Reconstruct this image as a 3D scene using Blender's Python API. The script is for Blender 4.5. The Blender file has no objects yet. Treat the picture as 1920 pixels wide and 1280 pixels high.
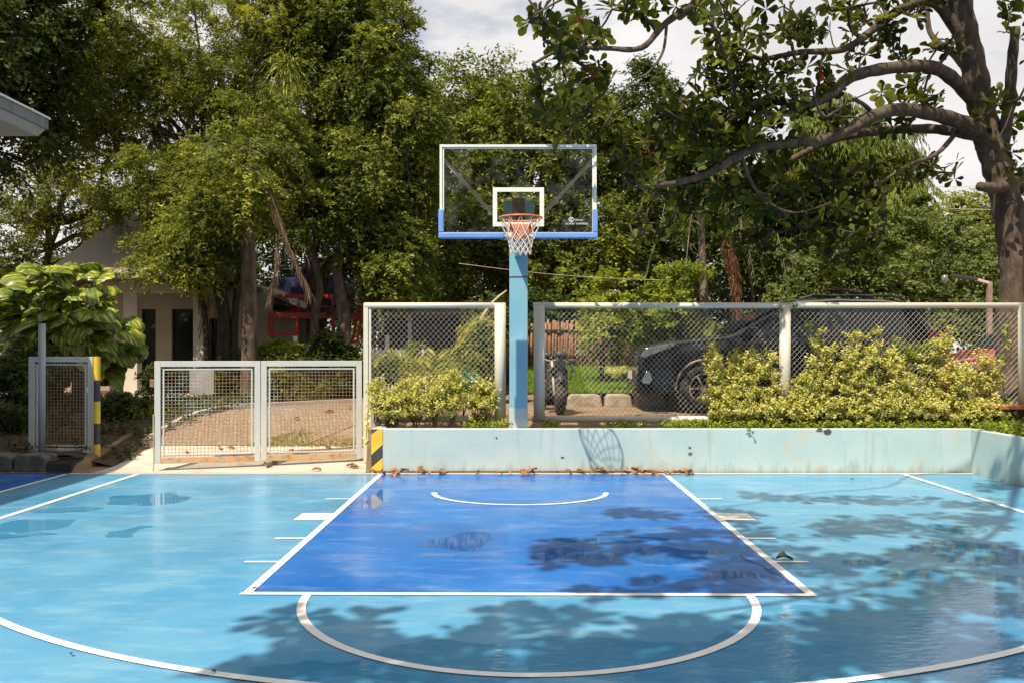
import bpy, math, random
import numpy as np
from mathutils import Vector, Matrix
random.seed(7); RNG = np.random.default_rng(11)
SC = bpy.context.scene
COL = SC.collection
# ------------------------------------------------------------ camera, sky, sun, exposure
F = 1655.0; CX = 970.0; CY = 660.0; CH = 1.56      # focal length in photo pixels, horizon point, eye height
cd = bpy.data.cameras.new('camera'); cam = bpy.data.objects.new('camera', cd); COL.objects.link(cam)
cam.location = (0, 0, CH); cam.rotation_euler = (math.radians(90), 0, 0)
cd.sensor_width = 36; cd.lens = F/1920*36; cd.shift_x = -(CX-960)/1920; cd.shift_y = (CY-640)/1920
cd.clip_start = .05; cd.clip_end = 600
SC.camera = cam
SUN_D = Vector((.393, .595, -1)).normalized()
sl = bpy.data.lights.new('sun', 'SUN'); sun = bpy.data.objects.new('sun', sl); COL.objects.link(sun)
sl.energy = 5.0; sl.angle = math.radians(.55); sl.color = (1, .88, .70)
sun.rotation_euler = SUN_D.to_track_quat('-Z', 'Y').to_euler()
sun.location = (-4, -6, 12)
w = bpy.data.worlds.new('World'); SC.world = w; w.use_nodes = True
nt = w.node_tree; nt.nodes.clear()
def N(t, typ, **kw):
    n = t.nodes.new(typ)
    for k, v in kw.items():
        if k.startswith('i_'):
            n.inputs[k[2:].replace('_', ' ')].default_value = v
        else: setattr(n, k, v)
    return n
sky = N(nt, 'ShaderNodeTexSky', sky_type='NISHITA', sun_disc=False, sun_elevation=math.radians(54.5), sun_rotation=math.radians(213.5), air_density=1.0, dust_density=1.2)
bgs = N(nt, 'ShaderNodeBackground'); bgs.inputs[1].default_value = .10
bgc = N(nt, 'ShaderNodeBackground'); bgc.inputs[1].default_value = 1.0
tc = N(nt, 'ShaderNodeTexCoord'); mp = N(nt, 'ShaderNodeMapping'); mp.inputs['Scale'].default_value = (1, 1, 2.6)
mp.inputs['Location'].default_value = (.3, .2, .1)
no = N(nt, 'ShaderNodeTexNoise'); no.inputs['Scale'].default_value = 2.6; no.inputs['Detail'].default_value = 7; no.inputs['Roughness'].default_value = .55
cr = N(nt, 'ShaderNodeValToRGB'); cr.color_ramp.elements[0].position = .30; cr.color_ramp.elements[1].position = .42
no2 = N(nt, 'ShaderNodeTexNoise'); no2.inputs['Scale'].default_value = 5; no2.inputs['Detail'].default_value = 8
cr2 = N(nt, 'ShaderNodeValToRGB'); cr2.color_ramp.elements[0].position = .3; cr2.color_ramp.elements[1].position = .7
cr2.color_ramp.elements[0].color = (.55, .535, .545, 1); cr2.color_ramp.elements[1].color = (.72, .70, .69, 1)
mx = N(nt, 'ShaderNodeMixShader'); wo = N(nt, 'ShaderNodeOutputWorld')
L = nt.links.new
L(tc.outputs['Generated'], mp.inputs[0]); L(mp.outputs[0], no.inputs[0]); L(mp.outputs[0], no2.inputs[0])
L(no.outputs[0], cr.inputs[0]); L(no2.outputs[0], cr2.inputs[0]); L(cr2.outputs[0], bgc.inputs[0]); L(sky.outputs[0], bgs.inputs[0])
L(cr.outputs[0], mx.inputs[0]); L(bgs.outputs[0], mx.inputs[1]); L(bgc.outputs[0], mx.inputs[2]); L(mx.outputs[0], wo.inputs[0])
SC.view_settings.view_transform = 'Standard'; SC.view_settings.look = 'None'
SC.view_settings.exposure = 0.48; SC.view_settings.gamma = 1
SC.cycles.max_bounces = 6; SC.cycles.transparent_max_bounces = 6; SC.cycles.transmission_bounces = 4
SC.cycles.diffuse_bounces = 3; SC.cycles.glossy_bounces = 3
SC.cycles.caustics_reflective = False; SC.cycles.caustics_refractive = False
SC.cycles.use_denoising = True

def P(px, py, Y):
    """the point at distance Y that the photograph shows at (px, py)"""
    return Vector(((px-CX)/F*Y, Y, CH-(py-CY)/F*Y))
def G(px, py, z=0.0):
    """the point of the level z that the photograph shows at (px, py)"""
    Y = (CH-z)*F/(py-CY); return Vector(((px-CX)/F*Y, Y, z))

# ------------------------------------------------------------ materials
def newmat(name):
    m = bpy.data.materials.new(name); m.use_nodes = True; t = m.node_tree; t.nodes.clear()
    o = t.nodes.new('ShaderNodeOutputMaterial'); b = t.nodes.new('ShaderNodeBsdfPrincipled')
    t.links.new(b.outputs[0], o.inputs[0]); return m, t, b, o
def mat(name, c, c2=None, rough=.6, ns=6, detail=6, bump=0, bs=40, metal=0, lo=.35, hi=.65, stretch=(1, 1, 1), coat=0, c3=None, s3=1.3, lo3=.55, hi3=.7, spec=.5):
    """a surface of colour c mottled with c2 (fine) and c3 (patches with a shape of their own: dirt, rust, wear)"""
    m, t, b, o = newmat(name)
    g = N(t, 'ShaderNodeNewGeometry'); mp = N(t, 'ShaderNodeMapping'); mp.inputs['Scale'].default_value = stretch
    t.links.new(g.outputs['Position'], mp.inputs[0])
    c2 = c2 or tuple(v*.82 for v in c)
    n = N(t, 'ShaderNodeTexNoise'); n.inputs['Scale'].default_value = ns; n.inputs['Detail'].default_value = detail
    t.links.new(mp.outputs[0], n.inputs[0])
    r = N(t, 'ShaderNodeValToRGB'); r.color_ramp.elements[0].position = lo; r.color_ramp.elements[1].position = hi
    r.color_ramp.elements[0].color = (*c2, 1); r.color_ramp.elements[1].color = (*c, 1)
    t.links.new(n.outputs[0], r.inputs[0]); out = r.outputs[0]
    if c3:
        n3 = N(t, 'ShaderNodeTexNoise'); n3.inputs['Scale'].default_value = s3; n3.inputs['Detail'].default_value = 8; n3.inputs['Roughness'].default_value = .65
        t.links.new(mp.outputs[0], n3.inputs[0])
        r3 = N(t, 'ShaderNodeValToRGB'); r3.color_ramp.elements[0].position = lo3; r3.color_ramp.elements[1].position = hi3
        t.links.new(n3.outputs[0], r3.inputs[0])
        x = N(t, 'ShaderNodeMix', data_type='RGBA'); t.links.new(r3.outputs[0], x.inputs[0]); t.links.new(out, x.inputs[6]); x.inputs[7].default_value = (*c3, 1)
        out = x.outputs[2]
    t.links.new(out, b.inputs['Base Color'])
    b.inputs['Roughness'].default_value = rough; b.inputs['Metallic'].default_value = metal
    b.inputs['Coat Weight'].default_value = coat; b.inputs['Coat Roughness'].default_value = .06
    b.inputs['Specular IOR Level'].default_value = spec
    if bump:
        nb = N(t, 'ShaderNodeTexNoise'); nb.inputs['Scale'].default_value = bs; nb.inputs['Detail'].default_value = 5
        t.links.new(mp.outputs[0], nb.inputs[0])
        bp = N(t, 'ShaderNodeBump'); bp.inputs['Strength'].default_value = bump; bp.inputs['Distance'].default_value = .02
        t.links.new(nb.outputs[0], bp.inputs['Height']); t.links.new(bp.outputs[0], b.inputs['Normal'])
    return m
def leafmat(name, cols, rough=.5, transl=.35, spec=.2, hue=(1.25, 1.15, .5)):
    """leaf colours picked leaf by leaf from a ramp through the attribute var"""
    m, t, b, o = newmat(name)
    a = N(t, 'ShaderNodeAttribute', attribute_name='var'); r = N(t, 'ShaderNodeValToRGB')
    while len(r.color_ramp.elements) < len(cols): r.color_ramp.elements.new(.5)
    for e, (p, c) in zip(r.color_ramp.elements, cols): e.position = p; e.color = (*c, 1)
    t.links.new(a.outputs['Fac'], r.inputs[0]); t.links.new(r.outputs[0], b.inputs['Base Color'])
    b.inputs['Roughness'].default_value = rough; b.inputs['Specular IOR Level'].default_value = spec
    tr = N(t, 'ShaderNodeBsdfTranslucent'); mm = N(t, 'ShaderNodeMix', data_type='RGBA', blend_type='MULTIPLY'); mm.inputs[0].default_value = 1
    t.links.new(r.outputs[0], mm.inputs[6]); mm.inputs[7].default_value = (*hue, 1); t.links.new(mm.outputs[2], tr.inputs[0])
    x = N(t, 'ShaderNodeMixShader'); x.inputs[0].default_value = transl
    t.links.new(b.outputs[0], x.inputs[1]); t.links.new(tr.outputs[0], x.inputs[2]); t.links.new(x.outputs[0], o.inputs[0])
    return m
PUD = [  # x, Y, half width, half depth of each patch of standing water, from the dark shapes in the photograph
 (290,935,70,14),(250,998,30,6),(60,985,70,12),(120,955,60,8),(20,1005,40,7),(700,935,28,22),(1180,1043,190,13),(1375,1082,100,9),(1330,1040,60,8),(1140,1012,120,8),
 (1620,1052,60,9),(1830,1035,110,26),(1790,988,50,7),(1780,1090,130,30),(1660,1230,460,55),(1330,1250,330,50),(1000,1240,330,42),(1850,1130,220,70),(1500,1150,150,18),(700,1262,240,22),(1660,1165,140,22),(1400,1195,120,20),(860,1010,60,14),(1610,1110,30,8)]
def court_mat(name, c, c2, key=False):
    m, t, b, o = newmat(name); K = t.links.new
    def math_(op, a, v=None, c_=None):
        n = N(t, 'ShaderNodeMath', operation=op)
        for i, q in enumerate((a, v, c_)):
            if q is None: continue
            if isinstance(q, (int, float)): n.inputs[i].default_value = q
            else: K(q, n.inputs[i])
        return n.outputs[0]
    g = N(t, 'ShaderNodeNewGeometry'); pos = g.outputs['Position']
    # warp the position so that the puddle outlines are ragged
    wn = N(t, 'ShaderNodeTexNoise'); wn.inputs['Scale'].default_value = 1.5; wn.inputs['Detail'].default_value = 2.5; wn.inputs['Roughness'].default_value = .5; K(pos, wn.inputs[0])
    sub = N(t, 'ShaderNodeVectorMath', operation='SUBTRACT'); K(wn.outputs['Color'], sub.inputs[0]); sub.inputs[1].default_value = (.5, .5, .5)
    sc_ = N(t, 'ShaderNodeVectorMath', operation='SCALE'); K(sub.outputs[0], sc_.inputs[0]); sc_.inputs['Scale'].default_value = .85
    ad = N(t, 'ShaderNodeVectorMath', operation='ADD'); K(pos, ad.inputs[0]); K(sc_.outputs[0], ad.inputs[1])
    best = None
    for px, py, rx, ry in PUD:
        c0 = G(px, py); ax = rx/F*c0.y; ay = max(.08, abs(G(px, py-ry).y-G(px, py+ry).y)/2)
        s = N(t, 'ShaderNodeVectorMath', operation='SUBTRACT'); K(ad.outputs[0], s.inputs[0]); s.inputs[1].default_value = (c0.x, c0.y, 0)
        q = N(t, 'ShaderNodeVectorMath', operation='MULTIPLY'); K(s.outputs[0], q.inputs[0]); q.inputs[1].default_value = (1/ax, 1/ay, 0)
        ln = N(t, 'ShaderNodeVectorMath', operation='LENGTH'); K(q.outputs[0], ln.inputs[0])
        best = ln.outputs['Value'] if best is None else math_('MINIMUM', best, ln.outputs['Value'])
    pr = N(t, 'ShaderNodeMapRange'); pr.inputs['From Min'].default_value = 1.0; pr.inputs['From Max'].default_value = .93; K(best, pr.inputs[0]); pud = pr.outputs[0]
    # broad damp film: low roughness bands
    dm = N(t, 'ShaderNodeTexNoise'); dm.inputs['Scale'].default_value = .9; dm.inputs['Detail'].default_value = 7; K(ad.outputs[0], dm.inputs[0])
    dr = N(t, 'ShaderNodeMapRange'); dr.inputs['From Min'].default_value = .42; dr.inputs['From Max'].default_value = .62; K(dm.outputs[0], dr.inputs[0])
    # paint colour: mottling, faint wear and scuffs
    n1 = N(t, 'ShaderNodeTexNoise'); n1.inputs['Scale'].default_value = .8; n1.inputs['Detail'].default_value = 9; n1.inputs['Roughness'].default_value = .6; K(ad.outputs[0], n1.inputs[0])
    r1 = N(t, 'ShaderNodeValToRGB'); r1.color_ramp.elements[0].position = .40; r1.color_ramp.elements[1].position = .60
    r1.color_ramp.elements[0].color = (*c2, 1); r1.color_ramp.elements[1].color = (*c, 1); K(n1.outputs[0], r1.inputs[0])
    n2 = N(t, 'ShaderNodeTexNoise'); n2.inputs['Scale'].default_value = 3.1; n2.inputs['Detail'].default_value = 10; n2.inputs['Roughness'].default_value = .72
    mp2 = N(t, 'ShaderNodeMapping'); mp2.inputs['Rotation'].default_value = (0, 0, .5); mp2.inputs['Scale'].default_value = (.5, 1.5, 1); K(pos, mp2.inputs[0]); K(mp2.outputs[0], n2.inputs[0])
    r2 = N(t, 'ShaderNodeMapRange'); r2.inputs['From Min'].default_value = .50; r2.inputs['From Max'].default_value = .80; r2.inputs['To Max'].default_value = .5; K(n2.outputs[0], r2.inputs[0])
    x1 = N(t, 'ShaderNodeMix', data_type='RGBA'); K(r2.outputs[0], x1.inputs[0]); K(r1.outputs[0], x1.inputs[6]); x1.inputs[7].default_value = (.34, .40, .50, 1) if key else (.42, .58, .64, 1)
    sp = N(t, 'ShaderNodeTexVoronoi'); sp.inputs['Scale'].default_value = 2.6; K(pos, sp.inputs[0])
    sr = N(t, 'ShaderNodeMapRange'); sr.inputs['From Min'].default_value = .025; sr.inputs['From Max'].default_value = .018; K(sp.outputs['Distance'], sr.inputs[0])
    x2 = N(t, 'ShaderNodeMix', data_type='RGBA'); K(sr.outputs[0], x2.inputs[0]); K(x1.outputs[2], x2.inputs[6]); x2.inputs[7].default_value = (.25, .22, .18, 1)
    # wet paint is darker and more saturated
    x3 = N(t, 'ShaderNodeMix', data_type='RGBA', blend_type='MULTIPLY'); K(pud, x3.inputs[0]); K(x2.outputs[2], x3.inputs[6]); x3.inputs[7].default_value = (.58, .82, .90, 1)
    K(x3.outputs[2], b.inputs['Base Color'])
    ro = math_('MULTIPLY_ADD', dr.outputs[0], -.10, .31)
    rr = N(t, 'ShaderNodeMix', data_type='FLOAT'); K(pud, rr.inputs[0]); K(ro, rr.inputs[2]); rr.inputs[3].default_value = .012; K(rr.outputs[0], b.inputs['Roughness'])
    b.inputs['Specular IOR Level'].default_value = .5
    sp_ = math_('MULTIPLY_ADD', pud, .25, .25); K(sp_, b.inputs['Specular IOR Level'])
    co = math_('MULTIPLY', dr.outputs[0], .15); K(co, b.inputs['Coat Weight']); b.inputs['Coat Roughness'].default_value = .13
    # ripples in the water, slight grain in the paint
    rp = N(t, 'ShaderNodeTexNoise'); rp.inputs['Scale'].default_value = 10; rp.inputs['Detail'].default_value = 4
    mp3 = N(t, 'ShaderNodeMapping'); mp3.inputs['Rotation'].default_value = (0, 0, -.4); mp3.inputs['Scale'].default_value = (1, 2.2, 1); K(pos, mp3.inputs[0]); K(mp3.outputs[0], rp.inputs[0])
    sx = N(t, 'ShaderNodeSeparateXYZ'); K(pos, sx.inputs[0])
    near = N(t, 'ShaderNodeMapRange'); near.inputs['From Min'].default_value = 6.2; near.inputs['From Max'].default_value = 4.6; near.inputs['To Min'].default_value = .02; near.inputs['To Max'].default_value = .26; K(sx.outputs[1], near.inputs[0])
    b1 = N(t, 'ShaderNodeBump'); b1.inputs['Distance'].default_value = .012; K(math_('MULTIPLY', near.outputs[0], pud), b1.inputs['Strength']); K(rp.outputs[0], b1.inputs['Height'])
    gr = N(t, 'ShaderNodeTexNoise'); gr.inputs['Scale'].default_value = 9; gr.inputs['Detail'].default_value = 8; K(pos, gr.inputs[0])
    dry = math_('SUBTRACT', 1.0, pud)
    b2 = N(t, 'ShaderNodeBump'); b2.inputs['Distance'].default_value = .004; K(math_('MULTIPLY', dry, .35), b2.inputs['Strength']); K(gr.outputs[0], b2.inputs['Height']); K(b1.outputs[0], b2.inputs['Normal'])
    K(b2.outputs[0], b.inputs['Normal']); K(b2.outputs[0], b.inputs['Coat Normal'])
    return m
M = {}
M['court'] = court_mat('court_paint', (.115, .325, .515), (.068, .27, .48))
M['key'] = court_mat('key_paint', (.022, .155, .49), (.009, .115, .43), True)
M['line'] = mat('line_paint', (.80, .78, .74), (.74, .72, .69), rough=.4, ns=5, c3=(.55, .58, .6), s3=4, lo3=.66, hi3=.72)
M['wallblue'] = mat('pale_blue_wall_paint', (.42, .515, .51), (.355, .475, .48), rough=.7, ns=2, bump=.15, bs=14, c3=(.46, .46, .38), s3=2.6, lo3=.56, hi3=.74)
t = M['wallblue'].node_tree; b = [n for n in t.nodes if n.type == 'BSDF_PRINCIPLED'][0]; src = b.inputs['Base Color'].links[0].from_socket   # damp moss band along the foot and a grimy upper edge
g = N(t, 'ShaderNodeNewGeometry'); sx = N(t, 'ShaderNodeSeparateXYZ'); t.links.new(g.outputs['Position'], sx.inputs[0]); nn = N(t, 'ShaderNodeTexNoise'); nn.inputs['Scale'].default_value = 3.5; nn.inputs['Detail'].default_value = 9; nn.inputs['Roughness'].default_value = .7; mpw = N(t, 'ShaderNodeMapping'); mpw.inputs['Scale'].default_value = (2.2, 2.2, .55)
t.links.new(g.outputs['Position'], mpw.inputs[0]); t.links.new(mpw.outputs[0], nn.inputs[0])
m1 = N(t, 'ShaderNodeMath', operation='MULTIPLY_ADD'); t.links.new(nn.outputs[0], m1.inputs[0]); m1.inputs[1].default_value = -.85; t.links.new(sx.outputs[2], m1.inputs[2])
r1 = N(t, 'ShaderNodeMapRange'); r1.inputs['From Min'].default_value = -.32; r1.inputs['From Max'].default_value = -.52; r1.inputs['To Max'].default_value = .8; t.links.new(m1.outputs[0], r1.inputs[0])
x = N(t, 'ShaderNodeMix', data_type='RGBA'); t.links.new(r1.outputs[0], x.inputs[0]); t.links.new(src, x.inputs[6]); x.inputs[7].default_value = (.27, .25, .16, 1)
n4 = N(t, 'ShaderNodeTexNoise'); n4.inputs['Scale'].default_value = 5; n4.inputs['Detail'].default_value = 8; mp4 = N(t, 'ShaderNodeMapping'); mp4.inputs['Scale'].default_value = (3, 3, .25); t.links.new(g.outputs['Position'], mp4.inputs[0]); t.links.new(mp4.outputs[0], n4.inputs[0])
r4 = N(t, 'ShaderNodeMapRange'); r4.inputs['From Min'].default_value = .56; r4.inputs['From Max'].default_value = .76; r4.inputs['To Max'].default_value = .45; t.links.new(n4.outputs[0], r4.inputs[0])
x4 = N(t, 'ShaderNodeMix', data_type='RGBA'); t.links.new(r4.outputs[0], x4.inputs[0]); t.links.new(x.outputs[2], x4.inputs[6]); x4.inputs[7].default_value = (.25, .33, .33, 1); t.links.new(x4.outputs[2], b.inputs['Base Color'])
M['stripe_y'] = mat('yellow_paint', (.75, .50, .03), (.68, .43, .03), rough=.5, c3=(.35, .30, .2), s3=5, lo3=.66, hi3=.75)
M['stripe_k'] = mat('black_paint', (.035, .035, .04), (.06, .06, .06), rough=.5)
M['cream'] = mat('cream_steel_paint', (.64, .59, .50), (.58, .54, .46), rough=.45, ns=3, c3=(.42, .36, .27), s3=3, lo3=.66, hi3=.8)
M['gate'] = mat('grey_blue_steel_paint', (.55, .54, .49), (.50, .49, .46), rough=.45, ns=4, c3=(.36, .20, .10), s3=6, lo3=.70, hi3=.78)
M['rustbar'] = mat('rusty_orange_bar', (.55, .30, .12), (.42, .36, .26), rough=.7, ns=7, c3=(.30, .12, .04), s3=9, lo3=.5, hi3=.7)
M['rustwire'] = mat('rusty_wire', (.30, .15, .08), (.40, .26, .16), rough=.7, ns=5, c3=(.5, .5, .47), s3=1.4, lo3=.55, hi3=.62)
M['galv'] = mat('galvanised_wire', (.54, .51, .47), (.44, .42, .39), rough=.5, ns=30, metal=0)
M['poleblue'] = mat('light_blue_pole_paint', (.21, .42, .51), (.18, .38, .47), rough=.45, ns=3, bump=.05, c3=(.30, .50, .56), s3=3, lo3=.6, hi3=.75)
M['bare'] = mat('bare_plaster', (.52, .48, .40), (.30, .45, .50), rough=.8, ns=9, bump=.2)
M['concrete'] = mat('sunlit_concrete', (.56, .49, .41), (.46, .40, .33), rough=.85, ns=3, bump=.25, bs=22, c3=(.32, .26, .20), s3=2.5, lo3=.58, hi3=.72)
M['dirt'] = mat('packed_dirt', (.30, .205, .125), (.20, .135, .08), rough=.95, ns=4, detail=10, bump=.7, bs=18, c3=(.13, .14, .045), s3=.9, lo3=.55, hi3=.72)
M['soil'] = mat('planter_soil', (.10, .06, .035), (.05, .032, .02), rough=.95, ns=9, bump=.8, bs=30)
M['glass'] = None
M['white'] = mat('white_frame_paint', (.72, .72, .68), (.66, .66, .62), rough=.4, c3=(.5, .48, .42), s3=6, lo3=.7, hi3=.8)
M['pad'] = mat('blue_padding', (.15, .30, .66), (.12, .26, .60), rough=.55, ns=7)
M['rim'] = mat('orange_rim_paint', (.70, .19, .07), (.55, .13, .05), rough=.45, ns=14, c3=(.62, .40, .3), s3=12, lo3=.6, hi3=.7)
M['net'] = mat('net_cord', (.74, .66, .56), (.60, .50, .42), rough=.9, ns=20)
M['strut'] = mat('weathered_strut', (.50, .46, .38), (.45, .30, .16), rough=.6, ns=7)
M['rustplate'] = mat('rusty_bracket', (.24, .10, .06), (.32, .2, .14), rough=.7, ns=16)
M['bark'] = mat('brown_bark', (.16, .115, .08), (.06, .042, .03), rough=.95, ns=9, stretch=(1, 1, .35), bump=1, bs=26, detail=9)
M['almondbark'] = mat('almond_bark', (.125, .088, .062), (.045, .032, .024), rough=.95, ns=10, stretch=(1, 1, .4), bump=1, bs=30, detail=10)
M['barkgrey'] = mat('grey_bark', (.26, .20, .15), (.10, .07, .05), rough=.95, ns=8, stretch=(1, 1, .4), bump=1, bs=22, detail=9)
M['barkdark'] = mat('dark_bark', (.07, .05, .035), (.03, .022, .016), rough=.95, ns=9, bump=.8, bs=26)
M['stone'] = mat('rough_stone', (.42, .36, .28), (.27, .22, .17), rough=.9, ns=7, bump=.8, bs=16)
M['stonedark'] = mat('mossy_kerb_stone', (.14, .13, .11), (.06, .06, .05), rough=.9, ns=6, bump=.8, bs=16)
M['plaster'] = mat('cream_plaster', (.38, .335, .28), (.33, .29, .24), rough=.85, ns=2, bump=.1)
M['shingle'] = mat('grey_shingles', (.33, .28, .24), (.24, .21, .18), rough=.9, ns=14, stretch=(1, 1, 5), bump=.6, bs=12)
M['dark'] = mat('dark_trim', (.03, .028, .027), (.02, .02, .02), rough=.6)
M['pane'] = mat('dark_glass', (.012, .016, .02), (.02, .022, .025), rough=.06, ns=1)
M['redsteel'] = mat('red_steel_paint', (.62, .09, .06), (.5, .07, .05), rough=.5)
M['bluetarp'] = mat('blue_tarpaulin', (.035, .05, .16), (.02, .03, .09), rough=.6, bump=.6, bs=3)
M['picket'] = mat('white_picket_paint', (.72, .70, .66), (.6, .58, .54), rough=.5)
M['bamboo'] = mat('brown_bamboo', (.33, .17, .08), (.17, .085, .04), rough=.6, ns=5, stretch=(8, 8, .6))
M['carblack'] = mat('black_car_paint', (.006, .007, .009), (.005, .006, .008), rough=.35, coat=.8, ns=1, spec=.1)
M['carred'] = mat('red_car_paint', (.33, .025, .035), (.30, .02, .03), rough=.22, coat=1, ns=1)
M['rubber'] = mat('black_rubber', (.025, .024, .023), (.045, .04, .035), rough=.85, ns=10)
M['tyrewall'] = mat('dusty_tyre_rim', (.30, .24, .17), (.2, .16, .12), rough=.7, ns=8)
M['chrome'] = mat('bright_metal', (.62, .63, .65), (.5, .5, .5), rough=.16, metal=1)
M['plastic'] = mat('black_plastic', (.03, .03, .032), (.05, .05, .05), rough=.5)
M['lens'] = mat('headlamp_lens', (.36, .37, .40), (.2, .21, .23), rough=.08, ns=12, metal=.6)
M['redlens'] = mat('red_lamp_lens', (.35, .02, .02), (.25, .01, .01), rough=.15)
M['steelball'] = mat('brushed_steel', (.42, .41, .40), (.3, .3, .29), rough=.3, metal=.8, ns=4)
M['rooffascia'] = mat('grey_fascia', (.20, .22, .24), (.13, .15, .17), rough=.6, ns=2.5, stretch=(1, 3, .2))
M['soffit'] = mat('pale_soffit', (.50, .50, .50), (.46, .46, .46), rough=.8)
M['deadleaf'] = mat('dry_leaf', (.36, .19, .09), (.22, .11, .05), rough=.8, ns=25)
M['deaddark'] = mat('dark_dry_leaf', (.06, .03, .022), (.03, .018, .015), rough=.6, ns=25)
M['drain'] = mat('brown_drain_steel', (.20, .12, .075), (.12, .075, .05), rough=.7, ns=12, stretch=(.4, 1, 1))
M['brick'] = None
m, t, b, o = newmat('brick_paving'); g = N(t, 'ShaderNodeNewGeometry'); br = N(t, 'ShaderNodeTexBrick')
mpb = N(t, 'ShaderNodeMapping'); mpb.inputs['Rotation'].default_value = (0, 0, .5); t.links.new(g.outputs['Position'], mpb.inputs[0]); t.links.new(mpb.outputs[0], br.inputs[0])
br.inputs['Scale'].default_value = 5; br.inputs['Color1'].default_value = (.34, .26, .17, 1); br.inputs['Color2'].default_value = (.26, .18, .12, 1); br.inputs['Mortar'].default_value = (.10, .07, .045, 1)
br.inputs['Mortar Size'].default_value = .03
t.links.new(br.outputs[0], b.inputs['Base Color']); b.inputs['Roughness'].default_value = .9; M['brick'] = m
# glass pane of the backboard: clear, a little dusty, with hand smears
m, t, b, o = newmat('tempered_glass'); gl = N(t, 'ShaderNodeBsdfGlossy'); gl.inputs['Roughness'].default_value = .02
trn = N(t, 'ShaderNodeBsdfTransparent'); trn.inputs[0].default_value = (.98, .99, .98, 1)
fr = N(t, 'ShaderNodeFresnel'); fr.inputs[0].default_value = 1.45; ms = N(t, 'ShaderNodeMixShader'); t.links.new(fr.outputs[0], ms.inputs[0]); t.links.new(trn.outputs[0], ms.inputs[1]); t.links.new(gl.outputs[0], ms.inputs[2])
g = N(t, 'ShaderNodeNewGeometry'); n1 = N(t, 'ShaderNodeTexNoise'); n1.inputs['Scale'].default_value = 3.2; n1.inputs['Detail'].default_value = 9; n1.inputs['Distortion'].default_value = .8; t.links.new(g.outputs['Position'], n1.inputs[0])
r1 = N(t, 'ShaderNodeMapRange'); r1.inputs['From Min'].default_value = .52; r1.inputs['From Max'].default_value = .72; r1.inputs['To Min'].default_value = .0; r1.inputs['To Max'].default_value = .08; t.links.new(n1.outputs[0], r1.inputs[0])
df = N(t, 'ShaderNodeBsdfDiffuse'); df.inputs[0].default_value = (.55, .57, .55, 1)
ms2 = N(t, 'ShaderNodeMixShader'); t.links.new(r1.outputs[0], ms2.inputs[0]); t.links.new(ms.outputs[0], ms2.inputs[1]); t.links.new(df.outputs[0], ms2.inputs[2]); t.links.new(ms2.outputs[0], o.inputs[0]); M['glass'] = m
# leaves
M['lf_acacia'] = leafmat('feathery_leaf', [(0, (.045, .06, .012)), (.45, (.135, .165, .028)), (.8, (.29, .32, .05)), (1, (.58, .55, .10))])
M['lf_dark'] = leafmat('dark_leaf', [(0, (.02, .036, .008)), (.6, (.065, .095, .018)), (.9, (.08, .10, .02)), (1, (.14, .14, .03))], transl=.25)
M['lf_mid'] = leafmat('mid_leaf', [(0, (.04, .058, .012)), (.5, (.115, .15, .025)), (.82, (.27, .31, .05)), (1, (.52, .51, .10))])
M['lf_blue'] = leafmat('dense_round_leaf', [(0, (.05, .08, .022)), (.6, (.14, .185, .05)), (1, (.26, .30, .08))])
M['lf_willow'] = leafmat('pale_drooping_leaf', [(0, (.10, .14, .025)), (.6, (.17, .22, .04)), (1, (.26, .30, .06))], transl=.45)
M['lf_almond'] = leafmat('broad_glossy_leaf', [(0, (.022, .032, .007)), (.5, (.055, .072, .012)), (.90, (.20, .225, .03)), (.945, (.20, .22, .03)), (.96, (.30, .07, .02)), (1, (.40, .035, .02))], rough=.45, transl=.4, spec=.12)
M['lf_gold'] = leafmat('golden_variegated_leaf', [(0, (.20, .25, .035)), (.3, (.47, .46, .09)), (.75, (.62, .58, .19)), (1, (.78, .70, .38))], transl=.25, hue=(1.1, 1.05, .5))
M['lf_green'] = leafmat('fresh_green_leaf', [(0, (.10, .15, .014)), (.5, (.23, .29, .028)), (1, (.42, .44, .07))], transl=.35)
M['lf_palm'] = leafmat('palm_leaflet', [(0, (.05, .08, .015)), (.6, (.10, .14, .025)), (1, (.18, .20, .04))], transl=.3)
M['lf_palmgold'] = leafmat('yellow_palm_leaflet', [(0, (.20, .22, .03)), (.6, (.34, .34, .05)), (1, (.48, .40, .09))], transl=.3)
M['lf_brown'] = leafmat('dry_frond', [(0, (.09, .055, .035)), (.6, (.18, .12, .08)), (1, (.32, .23, .15))], transl=.15, rough=.8)
M['lf_rust'] = leafmat('rust_brown_strands', [(0, (.10, .045, .025)), (.6, (.20, .095, .05)), (1, (.32, .17, .09))], transl=.1, rough=.8)
M['lf_teal'] = leafmat('teal_netting', [(0, (.02, .22, .15)), (1, (.05, .35, .25))], transl=.2)
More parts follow.
